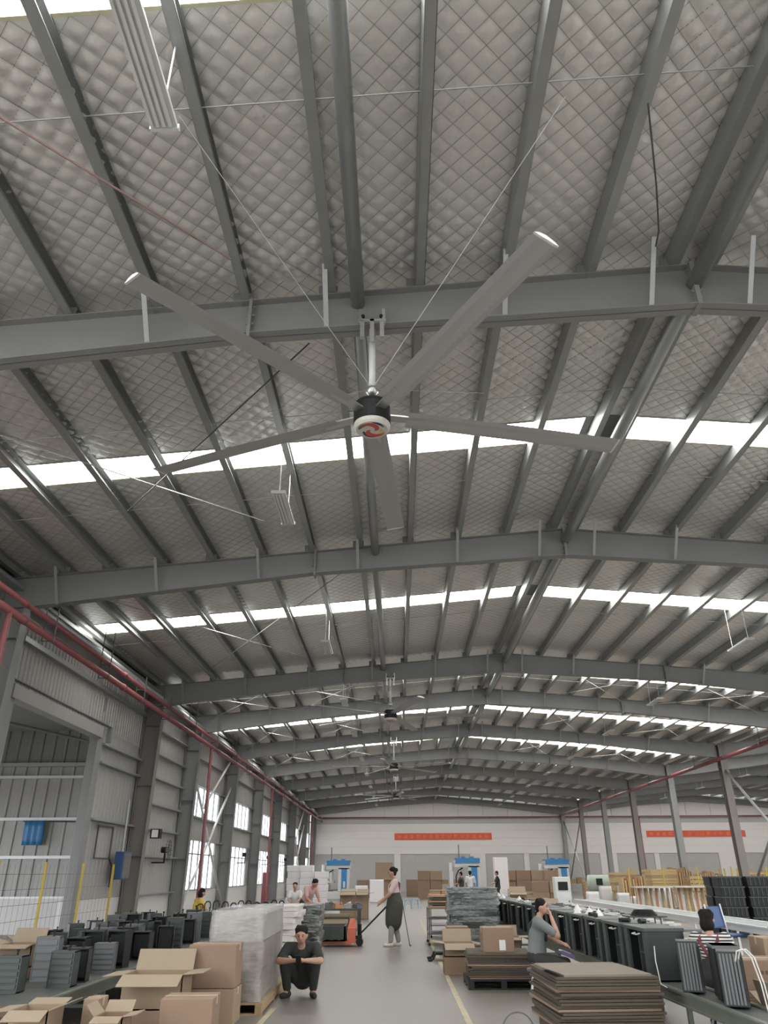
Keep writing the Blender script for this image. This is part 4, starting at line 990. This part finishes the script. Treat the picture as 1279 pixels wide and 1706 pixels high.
# mesh fence in front of them
def fence(label, p0, p1, hh, n, mpost='yellow', mesh_m='yellow'):
    p0 = Vector(p0); p1 = Vector(p1); t = thing('mesh_fence', label, 'fence', p0)
    d = p1-p0
    for k in range(n+1): q = d*k/n; MB().b2((q.x-.025, q.y-.025, 0), (q.x+.025, q.y+.025, hh)).build('post', mpost, t)
    m = MB(); L = d.length; u = d/L
    for k in range(int(L/.25)): q = u*.25*k; m.tube((q.x, q.y, .15), (q.x, q.y, hh-.05), .003, n=3, cap=False)
    for k in range(int(hh/.3)): m.tube((0, 0, .2+.3*k), (d.x, d.y, .2+.3*k), .004, n=3, cap=False)
    o = m.build('wire_mesh', mesh_m, t); o['kind'] = 'stuff'; return t
fence('yellow mesh fence in front of the stored wood', (11, 39.3, 0), (24, 39.3, 0), 1.9, 8)
# --- far machines -----------------------------------------------------------------
def press(label, X, Y, sc=1.0):
    t = thing('press_machine', label, 'machine', (X, Y, 0)); t.scale = (sc, sc, sc)
    MB().b2((-.85, -.5, 0), (.85, .6, .5)).build('base', 'machine_white', t, bevel=.02)
    MB().b2((.05, -.45, .5), (.85, .6, 2.05)).build('column_cabinet', 'machine_white', t, bevel=.02)
    d_ = MB().b2((.28, -.48, .35), (.68, -.44, 1.95)).build('door', 'blue', t); MB().b2((.42, -.5, .75), (.56, -.475, 1.15)).build('window', 'machine_white', d_)
    MB().b2((-.85, -.45, 1.95), (.9, .6, 2.3)).b2((-.9, -.5, 2.3), (.95, .65, 2.36)).build('head', 'machine_white', t)
    MB().b2((-.8, -.52, 2.2), (.9, -.44, 2.5)).b2((-.8, -.5, 2.45), (.9, .6, 2.52)).build('top_guard', 'blue', t)
    for k in range(2): MB().b2((-.35+.6*k, -.4, 2.5), (-.1+.6*k, .2, 2.62)).build('motor_block', 'blue', t)
    MB().tube((-.5, 0, 2.5), (-.5, 0, 3.4), .03, n=8).build('mast', 'rod_dark', t)
    MB().tube((-.45, -.1, 1.95), (-.45, -.1, 1.2), .12, n=14).tube((-.45, -.1, 1.2), (-.45, -.1, 1.05), .28, n=14).build('ram', 'rod', t)
    MB().b2((-.8, -.45, .5), (-.0, .4, .62)).build('die_bed', 'grey_steel', t)
    MB().path([(-.78, -.4, .62), (-.78, -.4, 1.4), (-.6, -.42, 1.75), (-.3, -.42, 1.9)], .04, n=8).build('hose', 'black', t)
    MB().tube((-1.05, .1, 1.7), (-1.05, .1, 2.25), .16, n=14).b2((-1.2, 0, 0), (-.95, .2, 1.7)).build('tank', 'steel_white', t)
    return t
press('blue and white press machine in front of the first shutter door', -4.35, 60, 1.0)
press('blue and white press machine between the standing workers and the wall pier', 5.05, 60, 1.05)
press('blue and white press machine beside the wooden stacks', 11.35, 59, 1.0)
# cartons and goods before the far wall
rr = random.Random(31); n = 0
FLB = ['brown carton in the stacks before the far shutter doors', 'tan carton in the stacks before the far shutter doors']
for (X, Y, w_, cols, rows) in ((1.9, 60, .85, 2, 3), (7.6, 57, 1.0, 3, 3), (10.0, 54, .9, 1, 3), (-1.0, 62, 1.3, 1, 4), (1.2, 66, 1.0, 2, 2), (-2.6, 63, 1.0, 2, 2), (-6.4, 56, .9, 2, 2), (8.6, 50, .9, 2, 2), (14.2, 56, 1.0, 2, 2)):
    for i in range(cols):
        for j in range(rows):
            k = int(rr.random()*2)
            carton(FLB[k], (X+i*(w_+.04), Y+.1*rr.random(), j*.605), w_, .8, .6, 0, m=('card', 'card_b')[k], group='cartons before the far wall')
for (X, Y, w_, hh, lab) in ((-1.35, 53.5, .9, 1.3, 'tall white board box standing in the aisle end'), (-2.35, 54, .8, .95, 'shorter white board box beside the tall one'), (6.9, 55, .9, 2.6, 'big white wrapped block beside the press')):
    t = thing('white_block', lab, 'box', (X, Y, 0)); MB().b2((-w_/2, -.4, 0), (w_/2, .4, hh)).build('block_body', 'foam_white', t, bevel=.03); MB().b2((-w_/2-.005, -.05, 0), (w_/2+.005, .05, hh+.005)).build('strap', 'paper', t)
for (X, Y) in ((.55, 43.8), (.95, 44.4)):
    t = thing('plastic_stool', 'pale blue plastic stool standing in the aisle', 'stool', (X, Y, 0), .3*X, 'pale blue stools')
    mat('stool_blue', (.38,.50,.62), .4, 0, .05, 4)
    MB().b2((-.17, -.17, .43), (.17, .17, .46)).build('seat', 'stool_blue', t)
    for a in (-1, 1):
        for b in (-1, 1): MB().bar((a*.14, b*.14, .43), (a*.2, b*.2, 0), .05, .03).build('leg', 'stool_blue', t)
    MB().b2((-.17, -.012, .2), (.17, .012, .23)).build('stretcher', 'stool_blue', t)
for k in range(5):
    t = thing('wooden_table', 'wooden packing table with clutter behind the press machines', 'table', (-6.5+5.2*k, 68, 0), 0, 'packing tables before the far wall')
    MB().b2((-1, -.4, .8), (1, .4, .86)).build('table_top', 'ply', t)
    for a in (-.9, .9):
        for b in (-.33, .33): MB().b2((a-.03, b-.03, 0), (a+.03, b+.03, .8)).build('leg', 'wood', t)
    for j in range(3): carton('carton on a packing table behind the press machines', (-7.1+5.2*k+.62*j, 68, .86), .5, .5, .3+.2*rr.random(), 0, m='card_b', group='cartons on the packing tables')
for k in range(4):
    t = thing('drum_rack', 'low steel rack of rolled material in the neighbouring bay', 'rack', (19+4*k, 62, 0), 0, 'racks in the neighbouring bay')
    MB().b2((-1.4, -.5, .1), (1.4, .5, .18)).b2((-1.4, -.5, 1.0), (1.4, .5, 1.06)).build('rack_shelf', 'yellow', t)
    for a in (-1.35, 1.35): MB().b2((a-.04, -.5, 0), (a+.04, -.42, 1.9)).b2((a-.04, .42, 0), (a+.04, .5, 1.9)).build('rack_post', 'yellow', t)
    for j in range(4): MB().tube((-1.0+.65*j, -.45, .42), (-1.0+.65*j, .45, .42), .24, n=12).build('roll', 'ply', t); MB().b2((-1.25+.65*j, -.4, 1.06), (-.75+.65*j, .4, 1.5)).build('packed_box', 'card_b', t)
# --- along the side wall -----------------------------------------------------------
def fpost(p): pass
f1 = fence('fence of yellow posts and thin wire across the doorway', (-8.15, 16.6, 0), (-8.15, 23.4, 0), 1.95, 3, 'yellow', 'rod_dark')
t = thing('hanging_cloth', 'blue cloth hanging on the wall of the lean-to', 'cloth', (-11.9, 26.1, 2.55)); 
vs = []; N = 12
for j in range(5):
    for i in range(N): vs.append((-.33+.06*i, .03*math.sin(i*1.9)+.01*j, .72-.18*j))
o = MB().add(vs, [(j*N+i, j*N+i+1, (j+1)*N+i+1, (j+1)*N+i) for j in range(4) for i in range(N-1)]).build('cloth_sheet', 'blue', t, smooth=True); so = o.modifiers.new('thick', 'SOLIDIFY'); so.thickness = .01
MB().tube((-.4, .02, .72), (2.6, .06, .68), .02, n=6).build('hanging_rail', 'rod_dark', t)
t = thing('electrical_box', 'blue-grey electrical box fixed on the wall beside the brown column', 'electrical box', (XL+.34, 24.4, 1.55)); MB().b2((-.12, -.35, 0), (.14, .35, .75)).build('box_body', 'blue_dark', t, bevel=.01); MB().b2((.14, -.31, .04), (.155, .31, .71)).build('door', 'grey_steel', t); MB().tube((0, -.1, .75), (0, -.1, 2.2), .03, n=6).build('conduit', 'galv', t)
t = thing('wall_fan', 'round caged fan bracketed to the side wall', 'fan', (XL+.2, 28.4, 2.05))
MB().bar((-.18, 0, -.0), (.28, 0, .0), .05, .05).bar((.25, 0, 0), (.25, 0, .35), .05, .05).build('bracket', 'black', t); MB().tube((.12, 0, .4), (.32, 0, .4), .1, n=12).build('motor', 'black', t)
g = MB()
for k in range(12): a = k*math.pi/6; g.path([(.36, 0, .4), (.42, .3*math.sin(a), .4+.3*math.cos(a)), (.32, .33*math.sin(a), .4+.33*math.cos(a))], .006, n=4)
g.path([(.36, .33*math.sin(a), .4+.33*math.cos(a)) for a in np.linspace(0, 6.283, 24)], .01, n=5); o = g.build('cage', 'rod_dark', t)
for k in range(4): a = k*math.pi/2; MB().bar((.36, .05*math.sin(a), .4+.05*math.cos(a)), (.36, .27*math.sin(a), .4+.27*math.cos(a)), .13, .01, up=(1,0,0)).build('blade', 'grey_steel', t)
for Y in (43.5, 51.5, 59.5):
    c = copy_tree(t); c.location = (XL+.2, Y, 2.2); c['label'] = 'caged wall fan mounted between the lower side windows'; c['group'] = 'wall fans by the windows'
t = thing('wall_lamp', 'small boxy flood lamp on the brown column', 'lamp', (-7.75, 25.66, 2.7)); MB().b2((-.05, -.35, 0), (.25, -.1, .28)).build('housing', 'black', t); MB().b2((0, -.37, .03), (.2, -.345, .25)).build('lens', 'steel_white', t); MB().bar((0, -.15, .14), (0, -.0, .14), .04, .04).build('bracket', 'black', t)
t = thing('notice_frame', 'empty dark wire frame fixed on the ribbed wall by the doorway', 'frame', (XL+.08, 23.3, 2.1))
for a, b in (((-.6, 0), (.6, 0)), ((.6, 0), (.6, .85)), ((.6, .85), (-.6, .85)), ((-.6, .85), (-.6, 0))): MB().bar((.02, a[0], a[1]), (.02, b[0], b[1]), .04, .04).build('frame_bar', 'rod_dark', t)
MB().path([(.02, .62, 0), (.1, .7, -.2), (.1, .7, -.6), (.1, .68, -.75)], .02, n=6).build('hanging_chain', 'black', t)

# pale goods between the two lines and the wooden stacks
for k in range(7):
    X = 8.3+.62*k; Y = 35.6+.25*math.sin(k*2); hh = .95+.2*math.sin(k*1.7)
    t = thing('wrapped_sheets', 'upright bundle of sheets in pale plastic wrap beside the profile racks', 'bundle', (X, Y, 0), .15*math.sin(k*3), 'pale wrapped bundles')
    lumpy(.5, .4, hh, .03, 8, 300+k, .08, 8).build('plastic_wrap', ('foam_white', 'foam', 'steel_white')[k % 3], t, smooth=True)
    MB().b2((-.28, -.23, .35), (.28, .23, .39)).build('strap', 'paper', t)
t = thing('control_cabinet', 'white control cabinet with a dark screen beyond the cabinets row', 'cabinet', (7.6, 38.5, 0))
MB().b2((-.35, -.3, 0), (.35, .3, 1.5)).build('cabinet_body', 'machine_white', t, bevel=.02); MB().b2((-.22, -.32, .95), (.22, -.29, 1.3)).build('screen', 'black', t); MB().b2((-.3, -.32, .1), (.3, -.295, .85)).build('door', 'steel_white', t); MB().tube((.22, -.34, .5), (.22, -.31, .5), .03, n=8).build('handle', 'black', t)
t = thing('bending_machine', 'pale green rounded machine among the wooden stacks', 'machine', (10.4, 43.0, 0))
mat('pale_green', (.38,.44,.36), .5, 0, .06, 3)
MB().b2((-.6, -.5, 0), (.6, .5, .8)).build('base', 'pale_green', t, bevel=.05); MB().tube((-.5, 0, 1.15), (.5, 0, 1.15), .42, n=18).build('drum', 'pale_green', t, smooth=True); MB().b2((-.2, -.52, 1.1), (.1, -.4, 1.4)).build('control_panel', 'black', t)
rr = random.Random(77)
for k in range(9):
    X = 5.1+.35*rr.random()*2; Y = 29.5+1.5*k; kk = k % 3
    carton(['closed tan carton on the floor past the grey tables', 'open tan carton on the floor past the grey tables', 'brown carton on the floor past the grey tables'][kk], (X, Y, 0), .7, .6, .55+.4*rr.random(), .3*(rr.random()-.5), opened=int(kk == 1), m=('card_b', 'card_b', 'card')[kk], group='cartons past the grey tables', flaps=(1.3, 2.4, 1.9, 1.6))
for k in range(6):
    t = thing('wire_bundle', 'loose heap of dark bent bars on the floor before the packing tables', 'steel bars', (-6.3+.15*math.sin(k*5), 27.5+2.2*k, 0), .6*k, 'heaps of bent bars')
    MB().b2((-.5, -.35, 0), (.5, .35, .12)).build('crate_base', 'wood', t)
    for j in range(7): MB().path([(-.45+.13*j, -.3, .12), (-.42+.13*j, -.1, .5+.05*math.sin(j*3)), (-.4+.13*j, .2, .45), (-.38+.13*j, .3, .12)], .014, n=5).build('bent_bar', 'dark_steel', t)
# ------------------------------------------------------------------ people
mat('skin', (.42,.24,.17), .55, 0, .08, 12)
mat('hair', (.012,.009,.008), .65, 0, .4, 40, .6, 60, (1,1,.3), spec=.15)
mat('eye', (.02,.015,.012), .3, 0, 0)
mat('lip', (.30,.12,.10), .5, 0, 0)
def stripes():
    m = bpy.data.materials.new('striped_cotton'); m.use_nodes = True; nt = m.node_tree; n = nt.nodes; l = nt.links; b = n['Principled BSDF']; b.inputs['Roughness'].default_value = .8
    tc = n.new('ShaderNodeTexCoord'); sp = n.new('ShaderNodeSeparateXYZ'); l.new(tc.outputs['Object'], sp.inputs[0])
    mu = n.new('ShaderNodeMath'); mu.operation = 'MULTIPLY'; mu.inputs[1].default_value = 27.0; l.new(sp.outputs['Z'], mu.inputs[0])
    fr = n.new('ShaderNodeMath'); fr.operation = 'FRACT'; l.new(mu.outputs[0], fr.inputs[0])
    gt = n.new('ShaderNodeMath'); gt.operation = 'GREATER_THAN'; gt.inputs[1].default_value = .5; l.new(fr.outputs[0], gt.inputs[0])
    mx = n.new('ShaderNodeMix'); mx.data_type = 'RGBA'; mx.inputs['A'].default_value = (.03,.03,.035,1); mx.inputs['B'].default_value = (.62,.60,.56,1)
    l.new(gt.outputs[0], mx.inputs['Factor']); l.new(mx.outputs['Result'], b.inputs['Base Color']); MATS['striped'] = m
stripes()
for nm, c in (('cloth_black', (.022,.024,.022)), ('cloth_grey', (.17,.185,.18)), ('cloth_dark', (.03,.032,.03)), ('cloth_pinkwhite', (.55,.42,.40)), ('cloth_apron', (.05,.055,.04)), ('cloth_trouser_grey', (.30,.29,.26)), ('cloth_pink', (.55,.34,.32)), ('cloth_white', (.60,.60,.60)), ('cloth_yellow', (.62,.40,.08)), ('cloth_maroon', (.13,.035,.04)), ('shoe_white', (.62,.61,.58))):
    mat(nm, c, .85, 0, .12, 9, .15, 35)
V3 = lambda p: Vector(p)
def caps(mb, pts, rs, n=10):
    for (a, ra), (b, rb) in zip(zip(pts[:-1], rs[:-1]), zip(pts[1:], rs[1:])): mb.tube(a, b, ra, rb, n=n)
    for p, r in zip(pts, rs): mb.ball(p, r*1.0, n=n, m=7)
def rem(o, vox, sm=4):
    r = o.modifiers.new('remesh', 'REMESH'); r.mode = 'VOXEL'; r.voxel_size = vox; r.use_smooth_shade = True
    s = o.modifiers.new('smooth', 'SMOOTH'); s.factor = .5; s.iterations = sm
    return o
def person(label, loc, rz, J, clothes, hair='short', look=(0, 1, 0), sc=1.0, vox=.012, sleeves=.75, face=True, group=None):
    """J: joints in metres, local frame, facing +Y. clothes: dict part -> material"""
    t = thing('person', label, 'person', loc, rz, group); t.scale = (sc, sc, sc)
    P = {k: V3(v) for k, v in J.items()}
    lk = V3(look).normalized(); up = (V3((0, 0, 1))-lk*lk.z).normalized(); sd = lk.cross(up)
    hd = P['head']
    B = MB()
    # head: skull, jaw, nose, ears
    B.ball(hd, (.082, .095, .108), 14, 10); B.ball(hd+lk*.028-up*.05, (.062, .065, .06), 12, 8); B.ball(hd+lk*.102-up*.018, .016, 8, 6); B.tube(hd+lk*.088+up*.02, hd+lk*.108-up*.015, .010, .014, n=6)
    for s in (-1, 1): B.ball(hd+sd*.082*s-up*.01, (.016, .02, .03), 8, 6)
    caps(B, [hd-up*.06-lk*.015, P['neck']], [.05, .055])
    ch = P['chest']; pe = P['pelvis']; mid = (ch+pe)/2
    caps(B, [P['neck'], ch, mid, pe], [.055, .125, .118, .13], 12)
    for s in 'LR':
        sh, el, wr = P['sh'+s], P['el'+s], P['wr'+s]
        caps(B, [ch+(sh-ch)*.5+V3((0,0,.02)), sh, sh.lerp(el, .5), el, el.lerp(wr, .35), wr], [.08, .062, .054, .045, .045, .03])
        d = (wr-el).normalized(); pin = V3((0, 0, 1)) if abs(d.z) < .8 else lk
        side = d.cross(pin).normalized(); cu = V3(J.get('curl'+s, tuple(-pin))).normalized()
        B.ball(wr+d*.045, (.03, .03, .03), 8, 6); B.ball(wr+d*.065, (.033, .033, .033), 8, 6)
        for i in range(4):
            b0 = wr+d*.075+side*(i-1.5)*.019; L = (.034, .042, .04, .03)[i]
            b1 = b0+d*L+cu*.006; b2 = b1+d*L*.45+cu*L*.7; caps(B, [b0, b1, b2], [.0105, .0095, .008], 6)
        th = 1 if s == 'L' else -1
        caps(B, [wr+d*.03+side*.03*th, wr+d*.055+side*.05*th, wr+d*.085+side*.05*th+cu*.015], [.013, .011, .009], 6)
        hp, kn, an, to = P['hip'+s], P['kn'+s], P['an'+s], P['to'+s]
        caps(B, [pe.lerp(hp, .6), hp, hp.lerp(kn, .5), kn, kn.lerp(an, .3), an], [.1, .085, .07, .052, .05, .034])
        caps(B, [an, an.lerp(to, .5)+V3((0, 0, -.02)), to], [.034, .036, .028])
    rem(B.build('body', 'skin', t, smooth=True), vox)
    body = t.children[-1]
    if face:
        for s in (-1, 1): MB().ball(hd+lk*.086+sd*.03*s+up*.012, (.011, .011, .008), 8, 6).build('eye', 'eye', body); MB().bar(hd+lk*.09+sd*.015*s+up*.032, hd+lk*.084+sd*.048*s+up*.034, .008, .006).build('eyebrow', 'hair', body)
        MB().bar(hd+lk*.088-sd*.022-up*.06, hd+lk*.088+sd*.022-up*.06, .012, .008).build('mouth', 'lip', body)
    H = MB(); H.ball(hd-lk*.022+up*.036, (.093, .096, .092), 14, 10); H.ball(hd-lk*.05-up*.02, (.078, .062, .085), 12, 8)
    for q in range(9):
        a_ = q*.75; H.ball(hd-lk*(.03-.05*math.cos(a_))+sd*.07*math.sin(a_)+up*(.075+.012*math.sin(q*2.7)), .034, 8, 6)
    if hair == 'bun': H.ball(hd-lk*.115+up*.03, .05, 10, 8)
    if hair == 'tail': H.ball(hd-lk*.11+up*.02, .04, 10, 8); caps(H, [hd-lk*.11+up*.01, hd-lk*.13-up*.1, hd-lk*.12-up*.2], [.035, .04, .02], 8)
    if hair == 'bob': H.ball(hd-lk*.03-up*.06, (.095, .085, .1), 12, 8)
    rem(H.build('hair', 'hair', t, smooth=True), vox)
    # clothes
    if 'shirt' in clothes:
        C = MB(); caps(C, [ch+(P['neck']-ch)*.55, ch, mid, pe.lerp(mid, .15)], [.085, .15, .142, .155], 14)
        for s in 'LR':
            sh, el = P['sh'+s], P['el'+s]; caps(C, [ch+(sh-ch)*.5+V3((0,0,.02)), sh, sh.lerp(el, sleeves)], [.105, .08, .066], 12)
        rem(C.build('shirt', clothes['shirt'], t, smooth=True), max(vox, .015))
    if 'trousers' in clothes:
        C = MB(); caps(C, [pe.lerp(mid, .2), pe], [.145, .16], 14)
        for s in 'LR':
            hp, kn, an = P['hip'+s], P['kn'+s], P['an'+s]; caps(C, [pe.lerp(hp, .6), hp, hp.lerp(kn, .5), kn, kn.lerp(an, .5), an+(kn-an).normalized()*.04], [.12, .112, .095, .078, .07, .062], 12)
        rem(C.build('trousers', clothes['trousers'], t, smooth=True), max(vox, .015))
    if 'shoes' in clothes:
        for s in 'LR':
            an, to = P['an'+s], P['to'+s]; C = MB(); f = (to-an); f.z = 0; f = f.normalized(); q = an+V3((0, 0, -.035))
            caps(C, [q-f*.03+V3((0,0,-.015)), q+f*.06+V3((0,0,-.02)), to+V3((0,0,-.003))], [.048, .046, .038], 10)
            rem(C.build('shoe', clothes['shoes'], t, smooth=True), max(vox, .012))
    if 'apron' in clothes:
        C = MB(); kn = (P['knL']+P['knR'])/2
        caps(C, [mid, pe, pe.lerp(kn, .5), pe.lerp(kn, .95)], [.165, .21, .215, .205], 16)
        rem(C.build('apron', clothes['apron'], t, smooth=True), .018)
    if 'strap' in clothes:
        for s in 'LR':
            a = ch+(P['sh'+s]-ch)*.6
            MB().path([mid+lk*.13+(P['sh'+s]-ch)*.4, a+lk*.12+V3((0,0,.0)), a+V3((0,0,.11)), a-lk*.13, mid-lk*.13-(P['sh'+s]-ch)*.2], .02, n=6).build('apron_strap', clothes['strap'], t, smooth=True)
    return t
STAND = dict(pelvis=(0,0,.93), chest=(0,0,1.27), neck=(0,.01,1.47), head=(0,.03,1.62), shL=(-.19,0,1.41), shR=(.19,0,1.41), elL=(-.24,.02,1.12), elR=(.24,.02,1.12), wrL=(-.24,.12,.88), wrR=(.24,.12,.88),
    hipL=(-.09,0,.9), hipR=(.09,0,.9), knL=(-.1,.02,.49), knR=(.1,.02,.49), anL=(-.1,0,.09), anR=(.1,0,.09), toL=(-.11,.14,.04), toR=(.11,.14,.04))
def pose(**k): d = dict(STAND); d.update(k); return d
# squatting man with a phone, facing the camera (faces +Y locally, turned round)
sq = dict(pelvis=(0,-.22,.22), chest=(0,.02,.53), neck=(0,.12,.66), head=(0,.19,.79), shL=(-.2,.06,.62), shR=(.2,.06,.62), elL=(-.30,.27,.47), elR=(.30,.27,.47), wrL=(-.10,.42,.49), wrR=(.08,.42,.49),
    hipL=(-.10,-.15,.25), hipR=(.10,-.15,.25), knL=(-.23,.22,.47), knR=(.23,.22,.47), anL=(-.18,.04,.09), anR=(.19,.04,.09), toL=(-.22,.19,.04), toR=(.25,.18,.04), curlL=(0,.3,.6), curlR=(0,.3,.6))
p = person('man in black squatting on the floor looking at his phone', (-1.5, 13.35, 0), math.pi, sq, dict(shirt='cloth_black', trousers='cloth_dark', shoes='cloth_black'), 'short', (0, .95, -.28), 1.06, .0105)
t = thing('smartphone', 'dark smartphone held by the squatting man', 'phone', (-1.49, 12.80, .51), 0); MB().box((0, 0, .03), (.08, .012, .15), M=Matrix.Rotation(.7, 3, 'X')).build('phone_body', 'black', t); MB().box((0, .009, .034), (.068, .003, .13), M=Matrix.Rotation(.7, 3, 'X')).build('screen', 'grey_steel', t)
# woman pulling the pallet truck: faces the truck (towards -X)
wk = pose(chest=(0,.02,1.27), head=(0,.06,1.63), elL=(-.22,.14,1.14), wrL=(-.12,.34,.97), elR=(.22,.1,1.12), wrR=(.05,.33,1.0), knL=(-.1,.08,.5), anL=(-.1,.12,.09), toL=(-.1,.26,.04), anR=(.1,-.1,.09), toR=(.1,.03,.04), knR=(.1,0,.5), curlL=(0,0,-1), curlR=(0,0,-1))
person('worker in dark apron and pale shirt pulling the orange pallet truck', (-.08, 21.95, 0), math.pi/2+.06, wk, dict(shirt='cloth_pinkwhite', trousers='cloth_trouser_grey', shoes='shoe_white', apron='cloth_apron', strap='cloth_maroon'), 'bun', (0, .97, -.2), 1.05, .013)
t = thing('walking_stick', 'thin dark stick leaning at the apron worker', 'stick', (.2, 21.95, 0)); MB().tube((.1, 0, 0.0), (-.08, 0, .98), .012, n=6).build('shaft', 'rod_dark', t); MB().tube((.12, -.05, 0.02), (.12, .1, 0.02), .015, n=6).build('foot_bar', 'rod_dark', t)
# seated woman with hand on chin, facing the assembly line (+X)
SEAT = dict(pelvis=(0,0,.52), chest=(0,.05,.86), neck=(0,.09,1.05), head=(0,.14,1.20), shL=(-.18,.06,.99), shR=(.18,.06,.99), elL=(-.22,.2,.76), elR=(.22,.2,.76), wrL=(-.12,.42,.68), wrR=(.12,.42,.68),
    hipL=(-.1,.04,.5), hipR=(.1,.04,.5), knL=(-.13,.45,.5), knR=(.13,.45,.5), anL=(-.12,.42,.09), anR=(.12,.42,.09), toL=(-.13,.57,.04), toR=(.13,.57,.04))
s1 = dict(SEAT); s1.update(elR=(.2,.34,.80), wrR=(.06,.27,1.06), curlR=(0,-.5,.5), knR=(.12,.42,.4), knL=(-.12,.45,.42), hipL=(-.1,.04,.46), hipR=(.1,.04,.46))
person('seated woman in grey top and dark trousers resting chin on hand', (2.18, 13.55, 0), -math.pi/2-.12, s1, dict(shirt='cloth_grey', trousers='cloth_dark', shoes='cloth_black', apron='cloth_dark', strap='cloth_dark') if False else dict(shirt='cloth_grey', trousers='cloth_dark', shoes='cloth_black', strap='cloth_black'), 'short', (.25, .95, -.12), 1.0, .0115)
t = thing('stool', 'low steel stool under the woman in grey', 'stool', (2.18, 13.55, 0)); MB().lathe([(.17, .31), (.18, .33), (.17, .352)], n=18).build('seat', 'grey_steel', t)
for k in range(4): a = k*math.pi/2+.7; MB().tube((.1*math.cos(a), .1*math.sin(a), .32), (.17*math.cos(a), .17*math.sin(a), 0), .014, n=6).build('leg', 'steel_white', t)
t = thing('plastic_packet', 'purple and white plastic packet on the lap of the woman in grey', 'packet', (2.64, 13.5, .49), .2); MB().box((0, 0, .05), (.22, .12, .05), M=Matrix.Rotation(.35, 3, 'Y')).build('packet_body', 'purple', t); MB().box((-.03, 0, .085), (.16, .1, .02), M=Matrix.Rotation(.35, 3, 'Y')).build('white_panel', 'foam_white', t)
# woman in striped shirt, seen from behind, facing away to the right
s2 = dict(SEAT); s2.update(elL=(-.3,.12,.80), wrL=(-.22,.3,.92), elR=(.3,.16,.76), wrR=(.22,.38,.64))
person('seated worker in black and white striped shirt seen from behind', (3.87, 10.62, 0), -.35, s2, dict(shirt='striped', trousers='cloth_dark', shoes='cloth_black', apron='cloth_dark', strap='cloth_maroon'), 'bob', (.25, .95, -.2), .96, .0115)
t = thing('stool', 'low stool under the worker in the striped shirt', 'stool', (3.87, 10.62, 0)); MB().lathe([(.17, .29), (.18, .31), (.17, .335)], n=18).build('seat', 'grey_steel', t)
for k in range(4): a = k*math.pi/2+.7; MB().tube((.1*math.cos(a), .1*math.sin(a), .30), (.17*math.cos(a), .17*math.sin(a), 0), .014, n=6).build('leg', 'steel_white', t)
# bending worker in pink behind the workbench
bd = pose(pelvis=(0,-.1,.93), chest=(0,.12,1.20), neck=(0,.27,1.33), head=(0,.37,1.42), shL=(-.18,.17,1.28), shR=(.18,.17,1.28), elL=(-.22,.28,1.02), elR=(.22,.28,1.02), wrL=(-.15,.45,.88), wrR=(.15,.45,.88), hipL=(-.09,-.1,.9), hipR=(.09,-.1,.9))
person('worker in pale pink shirt bending over the green workbench', (-2.75, 25.3, 0), -2.4, bd, dict(shirt='cloth_pink', trousers='cloth_dark', shoes='cloth_black'), 'short', (0, .8, -.6), 1.0, .016)
# far workers
fx = pose(elL=(-.22,.15,1.16), wrL=(-.12,.34,1.1), elR=(.22,.15,1.16), wrR=(.12,.34,1.1))
person('worker in dark green shirt at the white press table', (3.55, 46.0, 0), 1.2, fx, dict(shirt='cloth_apron', trousers='cloth_dark', shoes='cloth_black'), 'short', (0, 1, -.2), 1.0, .025, face=False)
person('worker in white shirt standing before the blue press door', (4.0, 45.5, 0), -.3, pose(), dict(shirt='cloth_white', trousers='cloth_dark', shoes='cloth_black'), 'short', (0, 1, 0), 1.03, .025, face=False)
person('worker in black standing beside the white wrapped block', (5.55, 46.0, 0), 1.5, fx, dict(shirt='cloth_black', trousers='cloth_black', shoes='cloth_black'), 'short', (0, 1, -.1), 1.02, .025, face=False)
person('worker in white sitting by the white foam blocks', (-3.95, 32.0, 0), math.pi, SEAT, dict(shirt='cloth_white', trousers='cloth_dark', shoes='cloth_black'), 'short', (0, 1, -.1), 1.05, .025, face=False)
t = thing('stool', 'plain stool of the worker by the foam blocks', 'stool', (-3.95, 32.0, 0)); MB().b2((-.17, -.17, .34), (.17, .17, .37)).build('seat', 'grey_steel', t)
for a in (-.14, .14):
    for b in (-.14, .14): MB().b2((a-.015, b-.015, 0), (a+.015, b+.015, .34)).build('leg', 'grey_steel', t)
person('worker in yellow vest sitting behind the left conveyor housings', (-5.8, 24.0, 0), -1.0, SEAT, dict(shirt='cloth_yellow', trousers='cloth_dark', shoes='cloth_black'), 'bob', (0, .9, -.4), 1.0, .02, face=False)
t = thing('stool', 'plain stool of the worker in yellow', 'stool', (-5.8, 24.0, 0)); MB().b2((-.17, -.17, .32), (.17, .17, .35)).build('seat', 'grey_steel', t)
for a in (-.14, .14):
    for b in (-.14, .14): MB().b2((a-.015, b-.015, 0), (a+.015, b+.015, .32)).build('leg', 'grey_steel', t)
